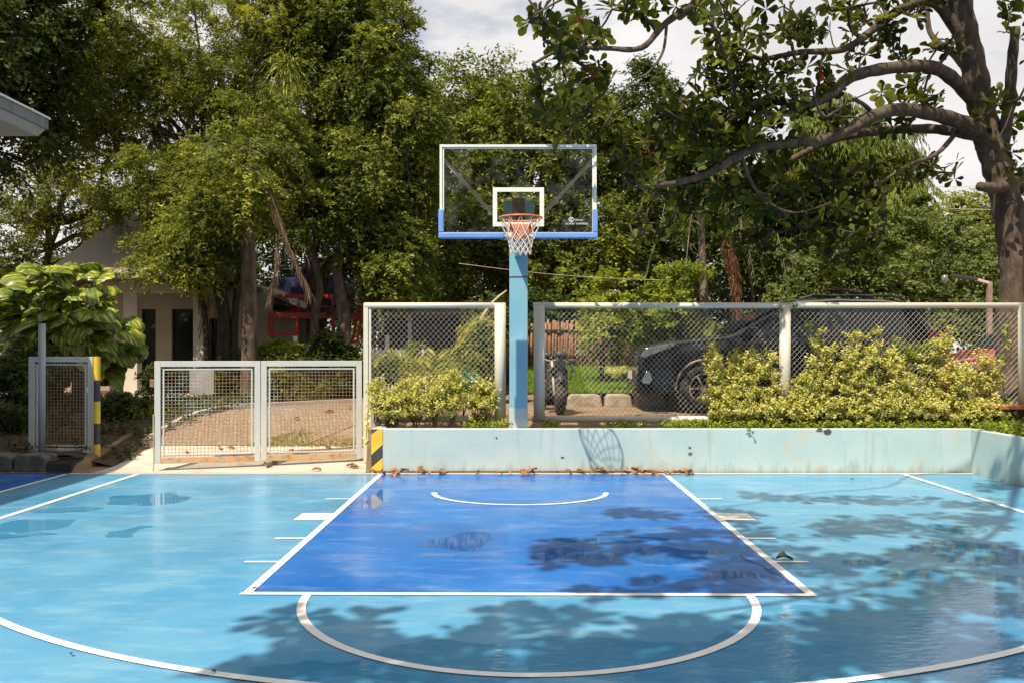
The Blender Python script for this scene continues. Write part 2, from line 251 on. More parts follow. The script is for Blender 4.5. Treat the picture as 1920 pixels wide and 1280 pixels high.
# big variegated climber leaf: cream streaks run out from the midrib
m, t, b, o = newmat('marbled_leaf'); uv = N(t, 'ShaderNodeUVMap'); mp1 = N(t, 'ShaderNodeMapping'); mp1.inputs['Scale'].default_value = (1.2, 9, 1); mp1.inputs['Rotation'].default_value = (0, 0, .5)
t.links.new(uv.outputs[0], mp1.inputs[0]); a = N(t, 'ShaderNodeAttribute', attribute_name='var')
n1 = N(t, 'ShaderNodeTexNoise', noise_dimensions='4D'); n1.inputs['Scale'].default_value = 1.6; n1.inputs['Detail'].default_value = 5; t.links.new(mp1.outputs[0], n1.inputs['Vector'])
mw = N(t, 'ShaderNodeMath', operation='MULTIPLY'); mw.inputs[1].default_value = 37; t.links.new(a.outputs['Fac'], mw.inputs[0]); t.links.new(mw.outputs[0], n1.inputs['W'])
r1 = N(t, 'ShaderNodeValToRGB'); r1.color_ramp.elements[0].position = .48; r1.color_ramp.elements[0].color = (.09, .15, .018, 1); r1.color_ramp.elements[1].position = .64; r1.color_ramp.elements[1].color = (.58, .58, .07, 1)
t.links.new(n1.outputs[0], r1.inputs[0]); t.links.new(r1.outputs[0], b.inputs['Base Color']); b.inputs['Roughness'].default_value = .38
tr = N(t, 'ShaderNodeBsdfTranslucent'); t.links.new(r1.outputs[0], tr.inputs[0]); x = N(t, 'ShaderNodeMixShader'); x.inputs[0].default_value = .25
t.links.new(b.outputs[0], x.inputs[1]); t.links.new(tr.outputs[0], x.inputs[2]); t.links.new(x.outputs[0], o.inputs[0]); M['lf_marble'] = m
M['lawn'] = leafmat('lawn_blade', [(0, (.12, .22, .012)), (.6, (.20, .32, .018)), (1, (.30, .42, .03))], transl=.3)

# ------------------------------------------------------------ building helpers
def props(o, label=None, cat=None, group=None, kind=None):
    if label: o['label'] = label
    if cat: o['category'] = cat
    if group: o['group'] = group
    if kind: o['kind'] = kind
    return o
def adopt(o, parent):
    o.parent = parent; o.matrix_parent_inverse = Matrix.Translation(-Vector(parent.location)) @ Matrix.Identity(4)
def thing(name, label, cat, loc, group=None):
    o = bpy.data.objects.new(name, None); COL.objects.link(o); o.location = loc; o.empty_display_size = .2
    return props(o, label, cat, group)
class MB:
    def __init__(s): s.v = []; s.f = []
    def box(s, x0, x1, y0, y1, z0, z1):
        n = len(s.v); s.v += [(x, y, z) for z in (z0, z1) for y in (y0, y1) for x in (x0, x1)]
        s.f += [(n, n+2, n+3, n+1), (n+4, n+5, n+7, n+6), (n, n+1, n+5, n+4), (n+2, n+6, n+7, n+3), (n, n+4, n+6, n+2), (n+1, n+3, n+7, n+5)]; return s
    def obox(s, c, size, rz=0, rx=0, ry=0):
        m = Matrix.Translation(c) @ Matrix.Rotation(rz, 4, 'Z') @ Matrix.Rotation(ry, 4, 'Y') @ Matrix.Rotation(rx, 4, 'X'); k = len(s.v)
        a, b_, c_ = (q/2 for q in size); s.box(-a, a, -b_, b_, -c_, c_)
        for i in range(k, len(s.v)): s.v[i] = tuple(m @ Vector(s.v[i]))
        return s
    def beam(s, p, q, w_, h):
        p = Vector(p); q = Vector(q); d = (q-p); L_ = d.length; d.normalize()
        up = Vector((0, 0, 1)) if abs(d.z) < .95 else Vector((0, 1, 0)); a = d.cross(up).normalized(); u = a.cross(d)
        n = len(s.v)
        for e in (p, q):
            for i, j in ((-1, -1), (1, -1), (1, 1), (-1, 1)): s.v.append(tuple(e+a*i*w_/2+u*j*h/2))
        s.f += [(n, n+1, n+2, n+3), (n+7, n+6, n+5, n+4)]+[(n+i, n+4+i, n+4+(i+1) % 4, n+(i+1) % 4) for i in range(4)]; return s
    def tube(s, pts, r, n=8, cap=True, closed=False):
        pts = [Vector(p) for p in pts]; m_ = len(pts); rs = r if isinstance(r, (list, tuple)) else [r]*m_
        base = len(s.v); prev = None
        for i, p in enumerate(pts):
            a_, b_ = (pts[(i-1) % m_], pts[(i+1) % m_]) if closed else (pts[max(i-1, 0)], pts[min(i+1, m_-1)])
            d = (b_-a_)
            if d.length < 1e-9: d = Vector((0, 0, 1))
            d.normalize()
            if prev is None:
                u = d.cross(Vector((0, 0, 1)) if abs(d.z) < .9 else Vector((1, 0, 0))).normalized()
            else:
                u = prev-d*prev.dot(d); u.normalize()
            prev = u; v_ = d.cross(u)
            for k in range(n):
                t_ = 2*math.pi*k/n; s.v.append(tuple(p+(u*math.cos(t_)+v_*math.sin(t_))*rs[i]))
        for i in range(m_ if closed else m_-1):
            j = (i+1) % m_
            for k in range(n): s.f.append((base+i*n+k, base+i*n+(k+1) % n, base+j*n+(k+1) % n, base+j*n+k))
        if cap and not closed:
            s.f.append(tuple(base+k for k in reversed(range(n)))); s.f.append(tuple(base+(m_-1)*n+k for k in range(n)))
        return s
    def grid(s, pts):
        n = len(s.v); R = len(pts); C = len(pts[0])
        for row in pts: s.v += [tuple(p) for p in row]
        for i in range(R-1):
            for j in range(C-1): s.f.append((n+i*C+j, n+i*C+j+1, n+(i+1)*C+j+1, n+(i+1)*C+j))
        return s
    def poly(s, pts):
        n = len(s.v); s.v += [tuple(p) for p in pts]; s.f.append(tuple(range(n, n+len(pts)))); return s
    def prism(s, poly, axis, a, b_):
        """extrude a 2-D outline along an axis between a and b_"""
        def q(p, t_): return (t_, p[0], p[1]) if axis == 'x' else ((p[0], t_, p[1]) if axis == 'y' else (p[0], p[1], t_))
        n = len(s.v); k = len(poly); s.v += [q(p, a) for p in poly]+[q(p, b_) for p in poly]
        s.f.append(tuple(range(n, n+k))); s.f.append(tuple(range(n+2*k-1, n+k-1, -1)))
        for i in range(k): s.f.append((n+i, n+k+i, n+k+(i+1) % k, n+(i+1) % k))
        return s
    def sphere(s, c, r, nu=16, nv=10, sc=(1, 1, 1)):
        c = Vector(c); rows = []
        for i in range(nv+1):
            t_ = math.pi*i/nv
            rows.append([c+Vector((math.sin(t_)*math.cos(2*math.pi*j/nu)*r*sc[0], math.sin(t_)*math.sin(2*math.pi*j/nu)*r*sc[1], math.cos(t_)*r*sc[2])) for j in range(nu+1)])
        return s.grid(rows)
    def build(s, name, m_, parent=None, smooth=False, bevel=0):
        me = bpy.data.meshes.new(name); me.from_pydata(s.v, [], s.f); me.update()
        if m_: me.materials.append(m_)
        o = bpy.data.objects.new(name, me); COL.objects.link(o)
        if smooth: me.polygons.foreach_set('use_smooth', [True]*len(me.polygons))
        if bevel:
            bm = o.modifiers.new('bevel', 'BEVEL'); bm.width = bevel; bm.segments = 2; bm.limit_method = 'ANGLE'
        if parent is not None: adopt(o, parent)
        return o
def structure(o): o['kind'] = 'structure'; return o

def unit(a): return a/np.maximum(np.linalg.norm(a, axis=1, keepdims=True), 1e-9)
def rnd(n): return unit(RNG.normal(size=(n, 3)))
T_DIA = (np.array([(0, 0, 0), (.45, -.5, .07), (1, 0, -.02), (.45, .5, .07)], float), np.array([(0, 1, 2, 3)]))
T_OBO = (np.array([(0, 0, 0), (.40, -.20, .05), (.72, -.48, .07), (.93, -.30, 0), (1, 0, -.04), (.93, .30, 0), (.72, .48, .07), (.40, .20, .05), (.55, 0, -.01)], float),
         np.array([(0, 1, 8, 7), (1, 2, 3, 8), (8, 3, 4, 5), (7, 8, 5, 6)]))
def leaves(name, pos, d, nrm, ln, wd, tmpl, m_, parent=None, var=None, uv=False):
    """one mesh of many leaf blades; every blade carries a number var that picks its colour"""
    tv, tf = tmpl; n = len(pos); k = len(tv)
    d = unit(d); s = unit(np.cross(nrm, d)); u = np.cross(d, s)
    ln = np.broadcast_to(np.asarray(ln, float), (n,)); wd = np.broadcast_to(np.asarray(wd, float), (n,))
    V = (pos[:, None, :]+d[:, None, :]*(tv[None, :, 0, None]*ln[:, None, None])+s[:, None, :]*(tv[None, :, 1, None]*wd[:, None, None])+u[:, None, :]*(tv[None, :, 2, None]*ln[:, None, None])).reshape(-1, 3)
    Fc = (tf[None]+(np.arange(n)*k)[:, None, None]).reshape(-1, tf.shape[1])
    me = bpy.data.meshes.new(name); me.vertices.add(len(V)); me.vertices.foreach_set('co', V.astype(np.float32).ravel())
    me.loops.add(Fc.size); me.loops.foreach_set('vertex_index', Fc.astype(np.int32).ravel())
    me.polygons.add(len(Fc)); me.polygons.foreach_set('loop_start', np.arange(len(Fc), dtype=np.int32)*tf.shape[1])
    if var is None: var = RNG.random(n)
    at = me.attributes.new('var', 'FLOAT', 'POINT'); at.data.foreach_set('value', np.repeat(var, k).astype(np.float32))
    if uv:
        ul = me.uv_layers.new(name='UVMap'); q = np.tile(tv[:, :2], (n, 1))[Fc.ravel()]; q = q*[1, 1]; q[:, 1] = np.abs(q[:, 1]); ul.data.foreach_set('uv', q.astype(np.float32).ravel())
    me.update(calc_edges=True); me.validate(); me.materials.append(m_)
    o = bpy.data.objects.new(name, me); COL.objects.link(o)
    if parent is not None: adopt(o, parent)
    return o
def twigs(o, d, ln, K, leaf, spread=1.0, along=.5, hang=.25, droop=.3, flat=.7, start=.3):
    """leaf blades set along twigs that start at o, run along d and sag"""
    n = len(o); t_ = np.tile(np.linspace(start, 1, K), n)+RNG.uniform(-.04, .04, n*K)
    O = np.repeat(o, K, 0); D = np.repeat(unit(d), K, 0); Lh = np.repeat(np.broadcast_to(ln, (n,)), K)
    pos = O+D*(Lh*t_)[:, None]; pos[:, 2] -= droop*Lh*t_**2
    pr = RNG.normal(size=(n*K, 3)); pr[:, 2] *= (1-flat); pr -= D*(pr*D).sum(1)[:, None]; pr = unit(pr)
    dr = D*along+pr*spread; dr[:, 2] -= hang; dr = unit(dr)
    nm = RNG.normal(size=(n*K, 3))*.6; nm[:, 2] += .85; nm[:, 1] -= .35; nm[:, 0] -= .1
    return pos, dr, nm
def crown(ells, nc, cr_, tw, K, leaf, wid, name, m_, parent, out=.6, up=.3, tmpl=T_DIA, seedcol=.35, **kw):
    """clumps of leafy twigs spread through ellipsoids (centre, radii); returns the clump centres for the limbs"""
    vol = np.array([e[1][0]*e[1][2] for e in ells]); cnt = np.maximum(1, (nc*vol/vol.sum()).astype(int)); C = []; OUT = []
    for (c, r), k in zip(ells, cnt):
        q = rnd(k)*(RNG.random((k, 1))**.45); C.append(np.array(c)+q*np.array(r)); OUT.append(q)
    C = np.vstack(C); OUT = np.vstack(OUT)
    n = len(C); rad = cr_*RNG.uniform(.6, 1.35, n)
    o_ = np.repeat(C, tw, 0); d_ = rnd(n*tw)+np.repeat(OUT, tw, 0)*out; d_[:, 2] += up
    L_ = np.repeat(rad, tw)*RNG.uniform(.6, 1.1, n*tw)
    pos, dr, nm = twigs(o_, d_, L_, K, leaf, **kw)
    cv = np.clip(RNG.normal(.5, .22, n), 0, 1)
    v = np.clip(np.repeat(cv, tw*K)*(1-seedcol)+RNG.random(n*tw*K)*seedcol+RNG.normal(0, .08, n*tw*K), 0, 1)
    leaves(name, pos, dr, nm, leaf*RNG.uniform(.65, 1.25, len(pos)), wid*RNG.uniform(.7, 1.2, len(pos)), tmpl, m_, parent, v)
    return C
def curve(p, q, n=6, sag=0, wob=.0):
    p = Vector(p); q = Vector(q); out = []
    for i in range(n+1):
        t_ = i/n; v = p.lerp(q, t_); v.z += sag*math.sin(math.pi*t_)
        if 0 < i < n: v += Vector((random.uniform(-wob, wob), random.uniform(-wob, wob), random.uniform(-wob, wob)))
        out.append(v)
    return out
def taper(a, b_, n): return [a+(b_-a)*i/n for i in range(n+1)]
def spline(pts, m=5):
    """Catmull-Rom through the points"""
    pts = [Vector(p) for p in pts]; out = []
    for i in range(len(pts)-1):
        p0, p1, p2, p3 = pts[max(i-1, 0)], pts[i], pts[i+1], pts[min(i+2, len(pts)-1)]
        for k in range(m):
            t_ = k/m; out.append(.5*((2*p1)+(p2-p0)*t_+(2*p0-5*p1+4*p2-p3)*t_*t_+(3*p1-p0-3*p2+p3)*t_**3))
    out.append(pts[-1]); return out
def tree(name, label, cat, base, top, ells, nc, cr_, tw, K, leaf, wid, lm, bm, r0=.2, limbs=24, group=None, lean=.15, stems=1, **kw):
    t_ = thing(name, label, cat, base, group)
    C = crown(ells, nc, cr_, tw, K, leaf, wid, 'crown', lm, t_, **kw)
    mb = MB(); base = Vector(base); top = Vector(top); trunkpts = []
    for s_ in range(stems):
        o_ = Vector((random.uniform(-.5, .5), random.uniform(-.3, .3), 0))*(stems > 1)
        pts = curve(base+o_-Vector((0, 0, .1)), top+o_*2, 7, 0, lean); mb.tube(pts, taper(r0, r0*.45, 7), 10); trunkpts += pts[2:]
    idx = RNG.choice(len(C), min(limbs, len(C)), replace=False)
    for i in idx:
        c = Vector(C[i]); cands = [p for p in trunkpts if p.z < c.z+.5] or trunkpts; a = min(cands, key=lambda p: (p-c).length*random.uniform(.7, 1.3))
        L_ = (c-a).length; mb.tube(curve(a, c, 6, L_*.08, L_*.04), taper(min(r0*.45, .02+L_*.018), .012, 6), 6)
    mb.build('trunk', bm, t_, smooth=True)
    return t_, C
def E(px, py, Y, rx, ry, ryd=None):
    """crown ellipsoid that fills rx by ry photo pixels around (px, py) at distance Y"""
    k = Y/F; return (tuple(P(px, py, Y)), (rx*k, (ryd if ryd else (rx+ry)/2*k), ry*k))

# ------------------------------------------------------------ ground
def hz(x, y):
    ramp = min(1, max(0, (y-11.42)/3.4)); ramp = ramp*ramp*(3-2*ramp)*.6
    if x < -5.7: ramp = .10+.5*min(1, max(0, (y-11.6)/3)) if y > 11.5 else .0
    if x > -1.95 and y > 11.45: ramp = .53 if y < 12.3 else .6
    return ramp+max(0, y-22)*.01
structure(MB().box(-150, 150, -60, 160, -.5, -.03).build('ground', M['dirt']))
xs = [-60, -30, -20, -14, -11, -9, -7.5, -6.6, -5.9, -5.71, -5.69]+[-5.5+.2*i for i in range(18)]+[-1.96, -1.94, -1, 0, 1, 2, 3, 4, 5, 6, 8, 10, 14, 20, 30, 60]
ys = [11.42, 11.46, 11.6, 11.9, 12.2, 12.32]+[12.5+.3*i for i in range(12)]+[17, 19, 22, 26, 32, 45, 70, 110]
xs.sort()
structure(MB().grid([[(x, y, hz(x, y)+(random.uniform(-.008, .008) if y > 12.6 else 0)) for y in ys] for x in xs]).build('garden_ground', M['dirt'], smooth=False))
structure(MB().box(6.0, 40, -14, 11.6, -.4, .53).build('raised_ground', M['soil']))
# drive: concrete ramp then brick path
rp = []
for i in range(9):
    y = 11.40+i*.17; rp.append([(x, y, max(hz(x, max(y, 11.42)), 0)+.006) for x in [-5.5+(i*0.03)]+[-5.2+.4*k for k in range(8)]+[-1.97]])
ramp = structure(MB().grid(rp).build('concrete_ramp', M['concrete'], smooth=True))
pp = []
for i in range(14):
    t_ = i/13; y = 12.76+t_*4.6; xl = -5.35+t_*t_*3.2; xr = -3.1+t_*3.2
    pp.append([((xl+(xr-xl)*k/8), y, hz(min(xl+(xr-xl)*k/8, -2), y)+.012) for k in range(9)])
structure(MB().grid(pp).build('brick_path', M['brick'], smooth=True))
kb = MB()
for i in range(13):
    a = pp[i][0]; b_ = pp[i+1][0]; kb.beam((a[0]-.05, a[1], a[2]+.02), (b_[0]-.05, b_[1], b_[2]+.02), .09, .10)
structure(kb.build('path_edging', M['concrete']))
bed = []
for i in range(16):
    y = 11.84+i*.36; t_ = max(0, (y-12.76)/4.6); xr = -5.42 if y < 12.76 else -5.45+t_*t_*3.2
    bed.append([(-14+(xr+14)*k/14, y+random.uniform(-.03, .03), hz(-14+(xr+14)*k/14, y)+.014+random.uniform(0, .05)*(0 < k < 14)) for k in range(15)])
structure(MB().grid(bed).build('flower_bed_ground', M['soil'], smooth=True))
# lawn and its stone edging
lawn = MB(); lx = [.2+i*.5 for i in range(16)]; ly = [15.75, 16.5, 17.5, 19, 21, 23]
lawn.grid([[(x, y, .83+max(0, y-15.8)*.07) for y in ly] for x in lx]); structure(lawn.build('lawn_ground', mat('lawn_soil', (.09, .15, .015), (.06, .10, .012), rough=.95, ns=12)))
n = 60000; gx = RNG.uniform(.2, 6.5, n); gy = 15.75+RNG.random(n)**1.3*5.5; gz = .83+np.maximum(0, gy-15.8)*.07
gd = RNG.normal(size=(n, 3))*.45; gd[:, 2] = 1
o = leaves('grass', np.stack([gx, gy, gz], 1), gd, RNG.normal(size=(n, 3)), RNG.uniform(.05, .10, n), .02, T_DIA, M['lawn']); props(o, 'bright green lawn behind the chain-link fence beside the black car', 'grass', kind='stuff')
n = 15000; gx = RNG.uniform(-5, -1.96, n); gy = RNG.uniform(12.7, 15.2, n)
keep = np.array([(math.sin(a*2.3+b_*1.7)+math.sin(a*5.1-b_*3.3)*.7+random.gauss(0, .35)+(1.0 if b_ < 13.3 else 0)) > .95 and not (a < -3.5-(13.2-b_) ) for a, b_ in zip(gx, gy)]); gx, gy = gx[keep], gy[keep]; n = len(gx)
gd = RNG.normal(size=(n, 3))*.7; gd[:, 2] = 1
o = leaves('grass', np.stack([gx, gy, np.array([hz(a, b_) for a, b_ in zip(gx, gy)])], 1), gd, RNG.normal(size=(n, 3)), RNG.uniform(.03, .07, n), .012, T_DIA, M['lf_green']); props(o, 'thin weedy grass on the dirt drive behind the gate', 'grass', kind='stuff')
x = .86
for i in range(9):
    wd = random.uniform(.52, .72); cx = x+wd/2; mb = MB(); z1 = .84+random.uniform(-.02, .02)
    mb.prism([(x+.02, .58), (x+wd-.01, .58), (x+wd-.05, z1-.02), (x+wd-.16, z1), (x+.08, z1), (x+.03, z1-.07)], 'y', 15.5+random.uniform(-.03, .03), 15.82)
    o = mb.build('edging_stone', M['stone'], bevel=.03); x += wd
    props(o, ['rough tan stone block behind the motorcycle at the end of the lawn edging', 'wide tan edging stone between the motorcycle and the car, nearest the motorcycle', 'tan edging stone midway along the lawn edge', 'pale tan edging stone just left of the black car bumper'][i] if i < 4 else 'stone block of the lawn edging hidden behind the black car', 'stone', 'stone blocks edging the lawn')

# ------------------------------------------------------------ court
Z1, Z2 = .0025, .005
court = structure(MB().poly([(-5.78, -12, 0), (5.95, -12, 0), (5.95, 11.4, 0), (-5.78, 11.4, 0)]).build('court_surface', M['court']))
structure(MB().poly([(-14, -12, 0), (-5.78, -12, 0), (-5.78, 11.38, 0), (-14, 11.38, 0)]).build('outer_court_surface', M['key']))
structure(MB().poly([(-1.75, 5.72, Z1), (1.89, 5.72, Z1), (1.89, 11.28, Z1), (-1.75, 11.28, Z1)]).build('key_surface', M['key']))
LW = .05
def strip(mb, p, q, w_, z=Z2):
    p = Vector((*p, 0)); q = Vector((*q, 0)); d = (q-p).normalized(); s = Vector((-d.y, d.x, 0))*w_/2
    mb.poly([(v.x, v.y, z) for v in (p+s, p-s, q-s, q+s)])
def arc(mb, c, r, a0, a1, w_, n=48, ell=1, z=Z2):
    for i in range(n):
        t0 = a0+(a1-a0)*i/n; t1 = a0+(a1-a0)*(i+1)/n
        pt = lambda t_, rr: (c[0]+math.cos(t_)*rr, c[1]+math.sin(t_)*(rr*ell), z)
        mb.poly([pt(t0, r-w_/2), pt(t1, r-w_/2), pt(t1, r+w_/2), pt(t0, r+w_/2)])
ml = MB(); strip(ml, (-5.75, 11.33), (5.85, 11.33), .07); strip(ml, (-5.77, -8), (-5.77, 11.29), .06, Z2)
structure(ml.build('boundary_line', M['line']))
ml = MB(); strip(ml, (-1.75, 5.74), (-1.75, 11.29), .06); strip(ml, (1.89, 5.67), (1.89, 11.29), .06)
strip(ml, (-1.79, 5.705), (1.92, 5.665), .06, Z2+.001)
for s_, x0 in ((-1, -1.78), (1, 1.92)):
    for py, ln_ in ((935, .26), (1009, .25), (1053, .25)): y = G(0, py).y; strip(ml, (x0, y), (x0+s_*ln_, y), .045)
    ya, yb = G(0, 962).y, G(0, 975).y; strip(ml, (x0, (ya+yb)/2), (x0+s_*.30, (ya+yb)/2), abs(ya-yb))
structure(ml.build('key_line', M['line']))
ml = MB(); arc(ml, (.07, 5.68), 1.42, math.pi, 2*math.pi, .055); structure(ml.build('free_throw_circle_line', M['line']))
ml = MB(); arc(ml, (.03, 9.80), .95, math.pi, 2*math.pi, .06, ell=.82, z=Z2+.001); structure(ml.build('basket_arc_line', M['line']))
ml = MB(); a0 = math.acos(5.05/5.12); arc(ml, (.19, 9.12), 5.12, math.pi+.19, 2*math.pi-.19, .056, 90, z=Z2+.002)
strip(ml, (-4.86, 8.2), (-4.86, 11.29), .07); strip(ml, (5.24-.3, 8.2), (5.24-.3, 11.29), .07); structure(ml.build('three_point_line', M['line']))

mb = MB()
for pts in (((1388, 1040), (1400, 1050), (1418, 1056), (1432, 1062), (1440, 1070), (1462, 1078), (1478, 1090)), ((1440, 1070), (1447, 1066), (1452, 1067))):
    for p_, q_ in zip(pts, pts[1:]): p_, q_ = G(*p_), G(*q_); strip(mb, (p_.x, p_.y), (q_.x, q_.y), .012, Z2+.003)
structure(mb.build('paint_crack', M['stonedark']))
# ------------------------------------------------------------ planter wall
pw = thing('planter_wall', 'low pale blue plaster wall holding up the planter behind the baseline', 'wall', (2, 11.45, 0))
mb = MB()
# one outline seen from above, extruded: front wall, left return, right wing
out = [(-1.89, 12.25), (-1.89, 11.42), (5.86, 11.42), (5.86, -12), (6.02, -12), (6.02, 11.57), (-1.73, 11.57), (-1.73, 12.25)]
mb.prism(out, 'z', -.02, .572)
mb.build('wall', M['wallblue'], pw, bevel=.012)
hs = MB()
for a, b_ in ((.02, .16), (.33, .47)): pass
def clipband(z0):   # diagonal yellow bands on the wall's left end
    return [(-1.889, z0), (-1.742, z0+.20), (-1.742, z0+.40), (-1.889, z0+.20)]
pl = MB(); pl.poly([(-1.889, 11.416, 0), (-1.742, 11.416, 0), (-1.742, 11.416, .568), (-1.889, 11.416, .568)]); pl.build('hazard_panel', M['stripe_k'], pw)
def band(zs):
    q = []
    for x_, z_ in zs: q.append((x_, 11.412, min(max(z_, .003), .566)))
    return q
yb_ = MB()
yb_.poly(band([(-1.889, .30), (-1.742, .47), (-1.742, .568), (-1.80, .568), (-1.889, .50)]))
yb_.poly(band([(-1.889, -.0), (-1.80, 0), (-1.742, .06), (-1.742, .20), (-1.889, .07)]))
yb_.poly(band([(-1.889, .235), (-1.742, .37), (-1.742, .47), (-1.889, .30)]))
yb_.build('hazard_stripe', M['stripe_y'], pw)
ch = MB()
random.seed(3)
def blob(mb, x_, z_, r, y=11.414):
    mb.poly([(x_+math.cos(k*.7)*r*random.uniform(.6, 1.2), y, z_+math.sin(k*.7)*r*random.uniform(.4, .9)) for k in range(9)])
for px, py, r in ((1537, 805, .045), (1552, 808, .055), (1293, 838, .02), (1294, 850, .03), (1055, 857, .025), (931, 820, .015), (1400, 812, .012)):
    p = P(px, py, 11.414); blob(ch, p.x, p.z, r)
ch.build('chipped_patch', M['stonedark'], pw)
# drain channel along the wall foot
dc = thing('drain_channel', 'long brown steel drain channel at the foot of the blue wall', 'drain', (.2, 11.39, 0))
mb = MB()
for k in range(3): mb.box(-1.86, 2.2, 11.368+k*.018, 11.380+k*.018, .001, .022+.004*k)
mb.build('channel_bars', M['drain'], dc)

# ------------------------------------------------------------ fences
def chain(x0, x1, z0, z1, y, name, parent, wd=.072, hd=.078, r=.0023):
    mb = MB(); k = 0; x_ = x0
    nz = int((z1-z0)/(hd/2))
    while x_ < x1:
        pts = []
        for j in range(nz+1):
            side = (j+k) % 2; pts.append((min(x_+side*wd/2, x1), y+(.002 if side else -.002), z0+j*hd/2))
        mb.tube(pts, r, 4, cap=False); x_ += wd/2; k += 1
    return mb.build(name, M['galv'], parent)
FY = 12.0
f1 = thing('chain_link_fence', 'narrow chain-link fence panel with thick cream posts left of the basketball pole', 'fence', (-1.1, FY, .56))
px2x = lambda px, Y=FY: (px-CX)/F*Y
zt = P(0, 573, FY).z; zb = P(0, 785, FY).z
MB().tube([(px2x(684), FY, zt), (px2x(948), FY, zt)], .04, 14).build('top_rail', M['cream'], f1, smooth=True)
MB().tube([(px2x(700), FY, zb+.0), (px2x(948), FY, zb+.0)], .045, 14).build('bottom_rail', M['cream'], f1, smooth=True)
MB().tube([(px2x(938), FY-.02, zb), (px2x(938), FY-.02, zt+.025)], .077, 18).build('post', M['cream'], f1, smooth=True)
MB().box(px2x(682), px2x(691), FY-.03, FY+.03, .09, zt+.03).build('post', M['cream'], f1, bevel=.006)
MB().box(px2x(692), px2x(696), FY-.015, FY+.015, zb-.1, zt).build('mesh_frame', M['cream'], f1)
chain(px2x(693), px2x(928), zb+.02, zt-.03, FY+.01, 'wire_mesh', f1)
f2 = thing('chain_link_fence', 'long chain-link fence with cream pipe rails running right from the basketball pole', 'fence', (4, FY, .56))
MB().tube([(px2x(999), FY, zt), (px2x(1935), FY, zt)], .04, 14).build('top_rail', M['cream'], f2, smooth=True)
MB().tube([(px2x(997), FY, zb), (px2x(1935), FY, zb)], .045, 14).build('bottom_rail', M['cream'], f2, smooth=True)
for px in (1011, 1471, 1919):
    MB().tube([(px2x(px), FY-.02, zb), (px2x(px), FY-.02, zt+.0)], .077, 18).build('post', M['cream'], f2, smooth=True)
chain(px2x(1018), px2x(1915), zb+.02, zt-.03, FY+.01, 'wire_mesh', f2)

# ------------------------------------------------------------ basketball stand
PY = 11.68; pxc = P(972, 0, PY).x
bs = thing('basketball_stand', 'basketball stand with clear glass backboard on a square light blue pole', 'basketball hoop', (pxc, PY, .56))
MB().box(pxc-.118, pxc+.122, PY-.12, PY+.12, .55, 3.30).build('pole', M['poleblue'], bs, bevel=.008)
mb = MB().box(pxc-.122, pxc+.126, PY-.124, PY+.124, 2.535, 2.55); mb.build('pole_joint', M['stonedark'], bs)
mb = MB().box(pxc-.1205, pxc+.1245, PY-.1225, PY+.1225, .555, .83)
mb.build('pole_foot', M['bare'], bs, bevel=.006)
BY = 10.2; bxc = P(971.5, 0, BY).x; bz0 = P(0, 444, BY).z; bz1 = P(0, 272, BY).z; hw = .905
mb = MB().box(pxc-.09, pxc+.09, BY+.10, PY-.121, 3.02, 3.24); mb.build('support_arm', M['poleblue'], bs, bevel=.006)
MB().box(pxc-.05, pxc+.05, BY+.45, PY-.12, 2.80, 2.90).build('lower_arm', M['poleblue'], bs)
mp_ = MB().box(bxc-.17, bxc+.185, BY+.03, BY+.10, 2.86, 3.30); mp_.build('mounting_box', mat('faded_teal_paint', (.22, .38, .36), (.30, .44, .42), rough=.6, ns=4), bs, bevel=.006)
MB().box(bxc-.165, bxc+.175, BY+.028, BY+.105, 3.302, 3.33).build('mounting_cap', M['cream'], bs)
mb = MB(); 
for a, b_, c_, d_ in ((-.07, .08, 3.30, 3.345), (-.07, -.045, 3.08, 3.30), (.055, .08, 3.08, 3.30), (-.07, .08, 3.08, 3.10)): mb.box(bxc+a, bxc+b_, BY+.016, BY+.028, c_, d_)
mb.build('rusty_bracket', M['rustplate'], bs)
MB().box(bxc-.044, bxc+.054, BY+.02, BY+.027, 3.10, 3.30).build('bracket_plate', M['rustplate'], bs)
for s_ in (-1, 1):
    MB().tube([(bxc+s_*.86, BY+.03, bz1-.17), (bxc+s_*.30, BY+.32, 3.20), (bxc+s_*.09, BY+.45, 3.10)], .021, 10).build('diagonal_strut', M['strut'], bs, smooth=True)
    MB().tube([(bxc+s_*.84, BY+.03, bz0+.10), (pxc+s_*.10, PY-.13, 2.9)], .012, 8).build('lower_strut', M['strut'], bs, smooth=True) if False else None
bd = MB()
fo, fi = .045, .045
def rect_frame(mb, x0, x1, z0, z1, t_, y0, y1):
    mb.box(x0, x1, y0, y1, z1-t_, z1); mb.box(x0, x1, y0, y1, z0, z0+t_); mb.box(x0, x0+t_, y0, y1, z0+t_, z1-t_); mb.box(x1-t_, x1, y0, y1, z0+t_, z1-t_)
x0, x1 = bxc-hw, bxc+hw
bdo = MB(); bdo.poly([(x0+.02, BY, bz0+.02), (x1-.02, BY, bz0+.02), (x1-.02, BY, bz1-.02), (x0+.02, BY, bz1-.02)]); glass = bdo.build('backboard_glass', M['glass'], bs)
fr_ = MB(); rect_frame(fr_, x0, x1, bz0, bz1, .028, BY-.02, BY+.03); fro = fr_.build('backboard_frame', M['white'], bs)
f3 = MB(); rect_frame(f3, x0+.029, x1-.029, bz0+.029, bz1-.029, .02, BY-.006, BY-.002); o = f3.build('painted_border', M['white'], glass)
ix0, ix1 = P(924, 0, BY).x, P(1020, 0, BY).x; iz0, iz1 = P(0, 425, BY).z, P(0, 352, BY).z
f4 = MB(); rect_frame(f4, ix0, ix1, iz0, iz1, .05, BY-.007, BY-.003); f4.build('shooter_square', M['white'], glass)
pd = MB()
zp = P(0, 393, BY).z
